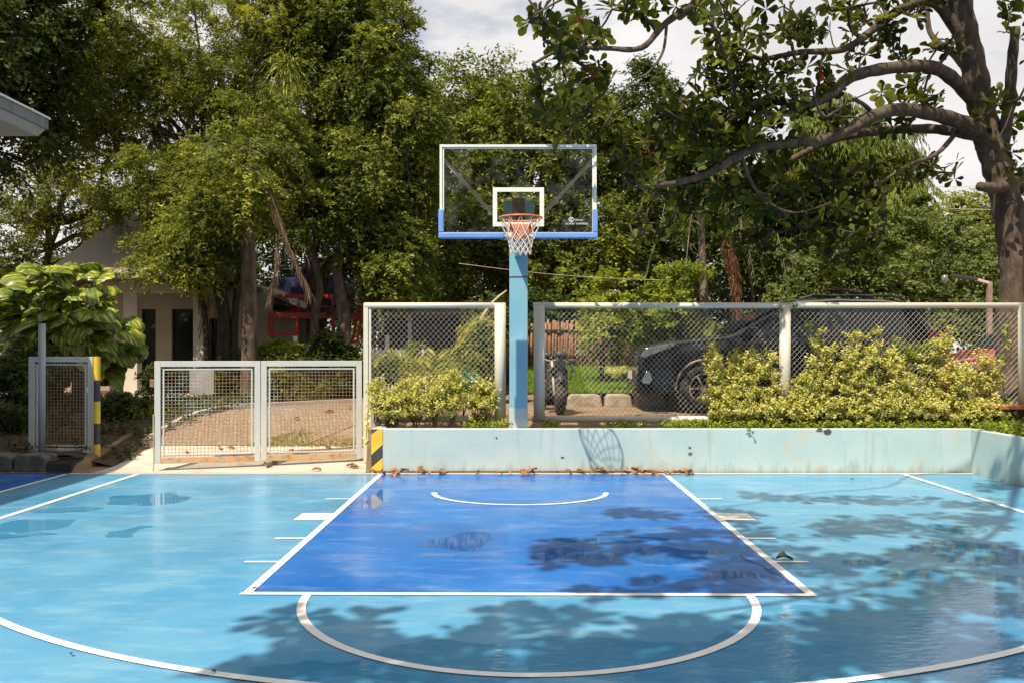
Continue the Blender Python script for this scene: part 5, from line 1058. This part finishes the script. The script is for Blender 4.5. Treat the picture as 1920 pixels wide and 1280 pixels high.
tuft('strappy_plant', 'arching strappy plant behind the left gate panel', 330, 790, 14.6, 90, .75, .022, 'lf_palm', .10)
tuft('strappy_plant', 'second strappy clump below the blank grey board', 390, 780, 15, 90, .7, .02, 'lf_palm', .10)
tuft('spiky_plant', 'tall fan of broad green sword leaves above the car bonnet', 1200, 672, 18.5, 34, 1.15, .10, 'lf_green', .02, spread=.75)
tuft('striped_plant', 'yellow striped grassy plant at the car front bumper', 1155, 708, 15.9, 80, .42, .024, 'lf_gold', .06, spread=.9)
# banana-like broad leaves
bl = thing('broad_leaf_plant', 'large pale green broad-leaved plant behind the car bonnet', 'plant', tuple(P(1260, 680, 18)))
n_ = 12; base = P(1265, 690, 18.2); d = rnd(n_); d[:, 2] = abs(d[:, 2])+1.0; d[:, 0] *= 1.3; leaves('foliage', np.tile(tuple(base), (n_, 1))+d*.15, d, np.tile([.2, -1., .3], (n_, 1))+RNG.normal(size=(n_, 3))*.3, RNG.uniform(.7, 1.15, n_), .42, T_OBO, M['lf_willow'], bl)
mb = MB()
for i in range(n_): mb.tube([tuple(base-Vector((0, 0, .5))), tuple(base+Vector(d[i])*.25)], .02, 6)
mb.build('stems', M['lf_green'], bl)

# ------------------------------------------------------------ giant marbled climber at the left on its host trunk
def mono_template(seed):
    r = random.Random(seed); pts = []; tf = []
    n_ = 11; cu = -.28
    L_ = [(0, 0, 0)]; V = [(t_, 0, .10*math.sin(t_*3)-.20*t_*t_) for t_ in [i/(n_-1) for i in range(n_)]]
    w_ = [.0, .34, .46, .50, .49, .46, .41, .34, .25, .14, .0]
    T = []; faces = []
    T += V
    for s_ in (-1, 1):
        for i in range(1, n_-1):
            t_ = i/(n_-1); notch = r.random() < .3 and i > 3
            wv = w_[i]*(.72 if notch else 1)*r.uniform(.93, 1.05); z0 = V[i][2]
            T.append((t_-.04+.10*wv, s_*wv*.55, z0+.07)); T.append((t_-.02+.24*wv, s_*wv, z0-.02-.12*wv))
        off = n_+(0 if s_ < 0 else (n_-2)*2)
        g = lambda i, k: (i if k == 0 else off+(i-1)*2+k-1)
        for i in range(1, n_-2):
            for k in (0, 1):
                a = (g(i, k), g(i+1, k), g(i+1, k+1), g(i, k+1)); faces.append(a if s_ > 0 else a[::-1])
        faces.append((0, g(1, 0), g(1, 1), g(1, 2)) if s_ > 0 else (g(1, 2), g(1, 1), g(1, 0), 0)); faces.append((g(n_-2, 0), n_-1, g(n_-2, 2), g(n_-2, 1)) if s_ > 0 else (g(n_-2, 1), g(n_-2, 2), n_-1, g(n_-2, 0)))
    return (np.array(T), np.array(faces))
cl = thing('climbing_plant', 'giant climber with big marbled yellow-green leaves on a stump at the left', 'plant', tuple(P(110, 790, 13.3)))
cY = 16.4
for k in range(6):
    n_ = 44; px = RNG.normal(110, 62, n_); py = 590+RNG.normal(0, 48, n_)+np.abs(px-110)*.30; px = np.clip(px, -40, 238); py = np.clip(py, 512, 690)
    Yv = cY+RNG.uniform(-.8, .4, n_)+((px-110)/150)**2*.4; pos = np.array([tuple(P(a, b_, c)) for a, b_, c in zip(px, py, Yv)])
    d = np.stack([(px-110)/110+RNG.normal(0, .45, n_), RNG.uniform(-.9, -.3, n_), -.05-(py-530)/170+RNG.normal(0, .25, n_)], 1)
    nm = np.stack([(px-110)/240+RNG.normal(0, .3, n_), -.6+RNG.normal(0, .2, n_), .75+RNG.normal(0, .2, n_)], 1)
    leaves('foliage', pos, d, nm, RNG.uniform(.34, .58, n_), RNG.uniform(.38, .54, n_), mono_template(k), M['lf_marble'], cl, uv=True)
for o in cl.children:
    if o.type == 'MESH': o.data.polygons.foreach_set('use_smooth', [True]*len(o.data.polygons))
mb = MB()
for i in range(22): a = P(105, 680+random.uniform(-60, 20), cY+.3); b2_ = P(random.uniform(10, 210), random.uniform(530, 650), cY-.1); mb.tube(curve(a, b2_, 5, .12), .012, 6)
mb.build('stems', M['lf_green'], cl, smooth=True)
st_ = MB().tube(spline([P(102, 800, 16.7), P(100, 760, 16.7), P(106, 690, 16.7), P(108, 640, 16.7)]), taper(.19, .14, 15), 14).build('stout_tree', mat('red_brown_bark', (.17, .08, .05), (.07, .035, .022), rough=.95, ns=8, stretch=(3, 3, .5), bump=1, bs=25), smooth=True)
props(st_, 'reddish brown host trunk under the marbled climber behind the small gate', 'tree', 'slender trees behind the gate')
o = MB().tube(spline([P(150, 820, 14.5), P(152, 760, 14.5), P(148, 730, 14.5), P(150, 700, 14.5)]), taper(.14, .10, 15), 12).build('stout_tree', M['barkdark'], smooth=True); props(o, 'darker trunk seen through the mesh of the small side gate', 'tree', 'slender trees behind the gate')
for a, b2_, c, s_, lab in ((208, 808, 13.4, .10, 'dark rounded rock under the clipped round bush'), (60, 830, 12.6, .12, 'dark rock behind the small gate'), (235, 822, 13.2, .07, 'small dark rock between the clipped bush and the brick path')):
    mb = MB(); mb.sphere(P(a, b2_, c), s_, 14, 9, (1.5, 1, .8)); mb.v = [(x_+math.sin(z_*40+x_*30)*.012, y_+math.sin(x_*33)*.01, z_+math.sin(x_*25+y_*20)*.012) for x_, y_, z_ in mb.v]; o = mb.build('rock', M['stonedark'], smooth=True); props(o, lab, 'rock', 'rocks in the flower bed')

# ------------------------------------------------------------ the almond tree at the right, reaching over the court
random.seed(5); RNG = np.random.default_rng(17)
AX = (7.45, 13.0, .5)
at_ = thing('almond_tree', 'big sea almond tree at the right, its limbs reaching left across the sky', 'tree', AX)
D0 = 13.0
BR = [  # photo pixels with the distance of each point, start and end radius
 ([(1912, 760, 13), (1903, 620, 13), (1908, 520, 13), (1897, 430, 13), (1880, 350, 13), (1862, 290, 13), (1842, 210, 13), (1826, 130, 12.9), (1806, 40, 12.8), (1790, -60, 12.6), (1770, -180, 12.2)], .30, .15),
 ([(1880, 360, 13), (1925, 330, 13.2), (1965, 290, 13.3), (2000, 200, 13.4)], .20, .14),
 ([(1875, 300, 13), (1893, 200, 12.7), (1898, 110, 12.5), (1905, 50, 12.4)], .12, .07),
 ([(1885, 350, 12.9), (1862, 352, 12.6), (1838, 350, 12.3)], .11, .075),
 ([(1850, 285, 13), (1830, 245, 12.8), (1780, 222, 12.5), (1700, 205, 12.1), (1640, 215, 11.8), (1590, 245, 11.6), (1530, 262, 11.4), (1450, 270, 11.2), (1390, 290, 11.0), (1340, 325, 10.9), (1260, 345, 10.8), (1190, 350, 10.7)], .15, .035),
 ([(1845, 215, 13), (1800, 160, 12.8), (1740, 128, 12.4), (1650, 130, 12.0), (1590, 150, 11.8), (1560, 180, 11.6), (1500, 200, 11.4), (1440, 190, 11.2), (1390, 215, 11.1), (1320, 245, 11.0), (1290, 250, 10.9)], .13, .04),
 ([(1850, 260, 13.1), (1790, 245, 13.3), (1730, 240, 13.4), (1640, 250, 13.3), (1560, 262, 13.1), (1480, 300, 13), (1420, 330, 12.9), (1330, 380, 12.8)], .11, .035),
 ([(1820, 100, 12.9), (1760, 10, 12.7), (1700, 14, 12.4), (1640, 50, 12.1), (1580, 95, 11.9), (1500, 100, 11.7), (1430, 110, 11.5), (1390, 90, 11.4)], .11, .025),
 ([(1820, 140, 12.9), (1780, 100, 13.2), (1740, 60, 13.4), (1735, -20, 13.5), (1700, -80, 13.5)], .07, .03),
 ([(1640, 215, 11.8), (1600, 190, 11.5), (1540, 220, 11.2), (1520, 150, 11)], .04, .015),
 ([(1790, -60, 12.6), (1650, -90, 11.5), (1500, -60, 10.7), (1400, -30, 10.2), (1320, 0, 10.0), (1250, 45, 9.9), (1205, 90, 9.8), (1130, 92, 9.8), (1060, 95, 9.8), (1000, 120, 9.8)], .09, .018),
 ([(1250, 45, 9.9), (1245, 100, 9.8), (1215, 140, 9.7), (1180, 160, 9.7), (1130, 240, 9.7)], .022, .010),
 ([(1390, 290, 11.0), (1420, 360, 11.2), (1480, 400, 11.4), (1560, 380, 11.6)], .03, .012),
 ([(1800, 240, 12.9), (1760, 290, 12.4), (1700, 310, 12.0), (1640, 350, 11.8)], .05, .018),
 ([(1400, -30, 10.2), (1330, -40, 9.9), (1200, -30, 9.7), (1080, -10, 9.6), (1000, 30, 9.6)], .035, .012),
]
nodes = []; mb = MB()
def place(p): return P(p[0], p[1], p[2])
for k, (pts, r0, r1_) in enumerate(BR):
    pp_ = spline([place(p)+Vector((random.uniform(-.03, .03), 0, random.uniform(-.02, .02)))*(0 < i < len(pts)-1 and k > 0) for i, p in enumerate(pts)], 6)
    if k == 0: pp_[0].z = .45
    n_ = len(pp_)-1; rad = [(1 if k == 0 else .85)*lerp(r0, r1_, (i/n_)**(.55 if k == 0 else .8))*(1+.07*math.sin(i*1.9+k))*(1.25 if k == 0 and i < 3 else 1) for i in range(n_+1)]
    mb.tube(pp_, rad, 14 if r0 > .1 else 9)
    if k not in (0, 1, 2, 3): nodes += [(p, k) for p in pp_[6:]]
mb.build('trunk', M['almondbark'], at_, smooth=True)
def grow(name, targets, seeds, parent, bark, r_tip=.008, cap_=.024):
    """joins every rosette to the nearest point already joined, so that the twigs form one branching web; thicker where more rosettes hang"""
    P_ = [Vector(s_) for s_ in seeds]; n0 = len(P_); T = list(targets); A = np.array([tuple(p) for p in P_]); par = {}
    T = np.array([tuple(t_) for t_ in T]); best = np.array([((A-t_)**2).sum(1).argmin() for t_ in T]); bd_ = np.array([np.linalg.norm(A[b_]-t_) for b_, t_ in zip(best, T)]); left = set(range(len(T))); order = []; pos = list(A)
    while left:
        i = min(left, key=lambda q_: bd_[q_]); left.discard(i); order.append((i, int(best[i]))); pos.append(T[i]); nid = len(pos)-1; par[nid] = int(best[i])
        dd = np.linalg.norm(T-T[i], axis=1); upd = dd < bd_; bd_[upd] = dd[upd]; best[upd] = nid
    wt = [1]*len(pos)
    for nid in range(len(pos)-1, n0-1, -1): wt[par[nid]] += wt[nid]
    mb = MB()
    for nid in range(n0, len(pos)):
        a, b_ = Vector(pos[par[nid]]), Vector(pos[nid]); L_ = (b_-a).length; mid = (a+b_)/2+Vector((random.uniform(-1, 1), random.uniform(-1, 1), random.uniform(-1, 1)))*L_*.12
        ra = min(cap_, r_tip*math.sqrt(min(wt[par[nid]], wt[nid]+3))); rb = min(cap_, r_tip*math.sqrt(wt[nid])); mb.tube([a, mid, b_], [ra, (ra+rb)/2, rb], 5, cap=False)
    return mb.build(name, bark, parent, smooth=True)
def rosettes(name, pts, parent, lm, nl=8, L_=.2, droop=.2, updown=.45):
    pos = []; d = []; nm = []; ln_ = []; v = []
    for p in pts:
        ax = Vector((random.gauss(0, .5), random.gauss(0, .5), updown+random.uniform(-.5, .7))).normalized(); u = ax.cross(Vector((.3, .9, .1))).normalized(); w_ = ax.cross(u); k = random.randint(nl-3, nl+2); a0 = random.random()*6; base = random.random()*.8
        redc = random.random() < .006
        for i in range(k):
            a = a0+2*math.pi*i/k+random.uniform(-.3, .3); rd = (u*math.cos(a)+w_*math.sin(a)); dr = rd*random.uniform(.7, 1.1)+ax*random.uniform(.0, .8)-Vector((0, 0, droop)); pos.append(tuple(Vector(p)+rd*.01)); d.append(tuple(dr)); nm.append(tuple(ax+Vector((random.gauss(0, .25), random.gauss(0, .25), random.gauss(0, .25))))); ln_.append(L_*random.uniform(.6, 1.2))
            v.append(random.uniform(.95, 1) if (redc and random.random() < .4) or random.random() < .001 else min(.93, max(0, base+random.gauss(.05, .15))))
    ln_ = np.array(ln_); return leaves(name, np.array(pos), np.array(d), np.array(nm), ln_, ln_*.52, T_OBO, lm, parent, np.array(v))
# where the visible crown has its leaf clusters (photo pixels, half sizes, distance, count)
CL = [(1070, 70, 90, 60, 9.8, 30), (1230, 10, 90, 30, 9.9, 14), (1050, 200, 60, 60, 10, 20), (1130, 150, 50, 40, 9.8, 5), (1360, 110, 50, 50, 11.2, 20), (1360, 30, 60, 50, 10.5, 16), (1480, 50, 80, 40, 11.5, 22), (1400, 150, 100, 45, 11.3, 36),
      (1600, 60, 80, 60, 12, 18), (1520, 150, 80, 40, 11.6, 22), (1660, 100, 70, 50, 12.2, 12), (1380, 210, 130, 40, 11, 50), (1280, 215, 60, 40, 10.8, 20), (1280, 280, 120, 45, 10.9, 50), (1410, 270, 100, 40, 11.1, 26), (1190, 320, 60, 40, 10.7, 14),
      (1320, 350, 120, 40, 11.5, 34), (1470, 350, 110, 60, 11.7, 60), (1560, 400, 110, 70, 12.0, 70), (1640, 340, 70, 40, 12.1, 20), (1440, 430, 100, 50, 12.2, 40), (1600, 470, 70, 40, 12.2, 22), (1680, 210, 90, 50, 12, 16), (1570, 215, 70, 25, 11.7, 10),
      (1750, 130, 60, 90, 12.6, 12), (1880, 230, 50, 90, 12.3, 16), (1900, 60, 60, 60, 12.2, 10), (1810, 320, 40, 20, 12.3, 4), (1700, 10, 120, 40, 12, 22), (1270, 410, 90, 40, 12.2, 18), (1180, 440, 40, 30, 12.2, 4), (1720, 330, 40, 30, 12.2, 8), (1920, 330, 50, 60, 12.6, 8), (1840, -60, 120, 60, 11.8, 20), (1500, -70, 240, 50, 11, 40), (1100, -60, 200, 40, 9.7, 26)]
tg = []
for px, py, rx, ry, Y, k in CL:
    for i in range(k):
        a = random.random()*6.28; r_ = random.random()**.6; tg.append(P(px+math.cos(a)*rx*r_, py+math.sin(a)*ry*r_, Y+.25+random.gauss(0, .35)))
grow('twigs', tg, [p for p, k in nodes], at_, M['almondbark'])
rosettes('crown', tg, at_, M['lf_almond'], L_=.19)
# the part of the crown that spreads over the court above the picture; its shade falls on the paint
SH = [(545,1155,26,5,1),(575,1185,36,6,1),(680,1165,36,6,1),(650,1198,50,8,2),(600,1228,80,14,4),(520,1258,90,12,3),(700,1232,90,12,3),(450,1270,60,8,2),(760,1210,30,6,1),(880,1186,50,6,1),(962,1148,44,4,1),(1048,1165,60,6,2),(905,1200,40,6,1),
 (1070,1218,140,18,6),(900,1262,350,18,15),(1250,1264,200,18,10),(1290,1190,90,22,5),(1400,1225,140,24,8),(1610,1245,240,30,13),(1560,1180,140,22,6),(1750,1190,170,40,11),(1700,1115,190,30,9),(1610,1065,140,22,7),(1800,1045,130,40,11),(1450,1045,70,18,3),
 (1500,995,120,22,7),(1700,985,150,20,9),(1850,955,80,22,7),(1420,932,60,6,3),(1545,938,50,6,2),(1640,938,90,9,4),(1870,908,60,8,5),(1380,965,60,11,3),(1240,968,60,5,2),(1150,960,40,4,1),(1250,1005,100,8,5),(1310,1032,110,10,6),(1150,1032,130,7,5),
 (1060,1050,80,6,3),(1395,1065,50,18,4),(1420,1102,80,8,3),(1270,1102,80,5,2),(1130,1112,40,3,1),(1080,1018,60,5,2),(1900,1100,60,60,8),(1850,1240,90,30,7)]
ov = []
sd = SUN_D/(-SUN_D.z)
for px, py, rx, ry, k in SH:
    for i in range(int(k*1.45+.6)):
        a = random.random()*6.28; r_ = random.random()**.5; g_ = G(px+math.cos(a)*rx*r_, py+math.sin(a)*ry*r_); h = random.uniform(5.7, 6.9); ov.append(g_-sd*h)
ot = thing('shade_limb', 'leafy limb of the sea almond spreading high over the right of the court', 'tree', AX)
lim = []; mb = MB()
for pts, r0, r1_ in (([P(1770, -180, 12.2), (5.8, 10.5, 7.6), (4.4, 8.2, 7.2), (3.0, 6.0, 6.8), (1.6, 3.8, 6.6), (0, 2.2, 6.4), (-1.8, 1.4, 6.2)], .075, .02), ([(4.4, 8.2, 7.2), (3.5, 7.4, 7.1), (2.4, 7.2, 6.7), (1.6, 6.2, 6.8), (.6, 5.9, 6.4), (-.4, 5.1, 6.5), (-1.4, 5.1, 6.3)], .03, .012), ([(5.0, 9.2, 7.3), (4.7, 6.4, 6.9), (3.8, 3.8, 6.6), (3.0, 1.6, 6.4)], .03, .012)):
    pp_ = spline([Vector(p) for p in pts], 8); mb.tube(pp_, taper(r0, r1_, len(pp_)-1), 9); lim += pp_[6:]
mb.build('limb', M['bark'], ot, smooth=True)
grow('twigs', ov, lim, ot, M['bark'], .005, .012); rosettes('leaves', ov, ot, M['lf_almond'], nl=9, L_=.25, updown=1.6, droop=.1)

# ------------------------------------------------------------ power lines, litter
for a, b2_, sg, lab in (((1500, 338, 30), (2050, 330, 30), .3, 'thin power line crossing the sky left of the almond trunk, the upper one'), ((1560, 375, 30), (2050, 388, 30), .2, 'thin power line in the sky just above the far treetops'), ((1600, 425, 30), (2050, 440, 30), .2, 'pale cable running above the rounded blue-green trees'), ((860, 494, 15), (1260, 526, 15), .06, 'thin pale wire strung behind the blue pole above the fence')):
    o = MB().tube(curve(P(*a), P(*b2_), 12, -sg), .010 if a[2] > 20 else .004, 5).build('power_line', M['strut'] if a[2] < 20 else M['galv'], smooth=True); props(o, lab, 'cable', 'overhead wires')
def dry_leaf(L_, seed, m_):
    r = random.Random(seed); rows = []
    for i in range(7):
        t_ = i/6; w_ = math.sin(math.pi*min(1, t_*.95+.03))**.8*.5*L_*.55; rows.append([Vector((t_*L_, (j-2)/2*w_, L_*.22*abs((j-2)/2)**1.5*r.uniform(.5, 1.3)+L_*.16*math.sin(t_*3.1)+.002)) for j in range(5)])
    me = MB(); me.grid(rows); me.tube([(0, 0, .004), (-.25*L_, .01, .003)], .002, 4); o = me.build('fallen_leaf', m_, smooth=True); so = o.modifiers.new('t', 'SOLIDIFY'); so.thickness = .0015; return o
protos = [dry_leaf(.13, i, M['deadleaf']) for i in range(4)]
first = {0, 1, 2, 3}; spots = []
for i in range(46):
    px = random.choice([random.uniform(700, 1300), random.uniform(930, 1300), random.uniform(700, 960)]); spots.append((px, 884.5+random.uniform(-.8, 2.2), random.uniform(.5, 1.1), 0))
spots += [(p, 883, 1.0, 0) for p in (975, 1080, 1135, 1192, 1200, 1205, 1286, 1292)]
GL = 'dry leaves along the foot of the planter wall'
for i, (px, py, s_, z) in enumerate(spots):
    src = protos[i % 4]; o = src if i < 4 else src.copy()
    if i >= 4: COL.objects.link(o)
    g_ = G(px, py, .03); o.location = (g_.x, min(g_.y, 11.39), .012+.02*random.random()); o.rotation_euler = (random.uniform(-.4, .4), random.uniform(-.4, .4), random.uniform(0, 6.28)); o.scale = (s_,)*3; props(o, 'curled dry brown leaf lying along the foot of the blue planter wall', 'leaf', GL)
for i, (px, py, z, s_) in enumerate(((500, 880, .0, 1.3), (512, 877, .0, 1), (430, 858, .1, .8), (585, 884, .0, .9), (668, 872, .05, 1), (672, 880, .0, .9), (350, 848, .15, .8), (560, 810, .3, .9), (610, 800, .35, 1.1), (655, 796, .35, 1), (410, 838, .2, .9), (440, 845, .15, .8), (620, 845, .15, .8), (550, 840, .2, .7))):
    o = protos[i % 4].copy(); COL.objects.link(o); g_ = G(px, py, z); g_.z = max(hz(g_.x, max(11.43, g_.y)), 0)+.015; o.location = g_; o.rotation_euler = (0, 0, random.uniform(0, 6.28)); o.scale = (s_,)*3; props(o, 'dry brown leaf scattered on the concrete ramp and drive near the gate', 'leaf', 'dry leaves on the ramp and drive')
dk = dry_leaf(.125, 9, M['deaddark']); g_ = G(1455, 1050); dk.location = (g_.x, g_.y, .01); dk.rotation_euler = (.1, .1, 0); props(dk, 'large dark curled leaf lying on the court just right of the key line', 'leaf')
for px, py, s_, lab in ((474, 1107, .35, 'tiny brown leaf at the front left corner of the key'), (397, 1262, .3, 'tiny dark leaf on the near three-point line'), (134, 1231, .3, 'tiny dark leaf on the light blue paint at the lower left'), (1600, 900, .5, 'small dark leaf on the light blue paint near the wall at the right'), (1571, 954, .25, 'small dark leaf in the tree shade at the right of the court'), (1230, 1093, .3, 'tiny yellowish leaf inside the key near the free-throw line')):
    o = dk.copy(); COL.objects.link(o); g_ = G(px, py); o.location = (g_.x, g_.y, .01); o.rotation_euler = (0, 0, random.uniform(0, 6)); o.scale = (s_*.8,)*3; props(o, lab, 'leaf')

# unseen trees added beyond the near end to darken reflections and block sky light
ez = [((-26+i*4.4+random.uniform(-1, 1), -17+random.uniform(-1.5, 1.5), 5.5), (3.0, 2.2, 6.2)) for i in range(13)]
crown(ez, 340, 1.5, 18, 8, .42, .26, 'added_near_wood', M['lf_dark'], None); props(bpy.data.objects['added_near_wood'], 'leafy wood added out of view beyond the near end of the court to darken reflections', 'wood', kind='stuff')

n = 1500; gx = RNG.uniform(-9.5, -4.6, n); gy = RNG.uniform(12.0, 17.0, n); o_ = np.stack([gx, gy, np.array([hz(p_, q_) for p_, q_ in zip(gx, gy)])], 1)[gx < -5.3+np.maximum(0, gy-12.9)*.35]; d_ = rnd(len(o_)); d_[:, 2] = abs(d_[:, 2])+.8
pos, dr, nm = twigs(o_, d_, RNG.uniform(.08, .25, len(o_)), 8, .05, spread=1.2, along=.3, hang=0, droop=0, flat=.4)
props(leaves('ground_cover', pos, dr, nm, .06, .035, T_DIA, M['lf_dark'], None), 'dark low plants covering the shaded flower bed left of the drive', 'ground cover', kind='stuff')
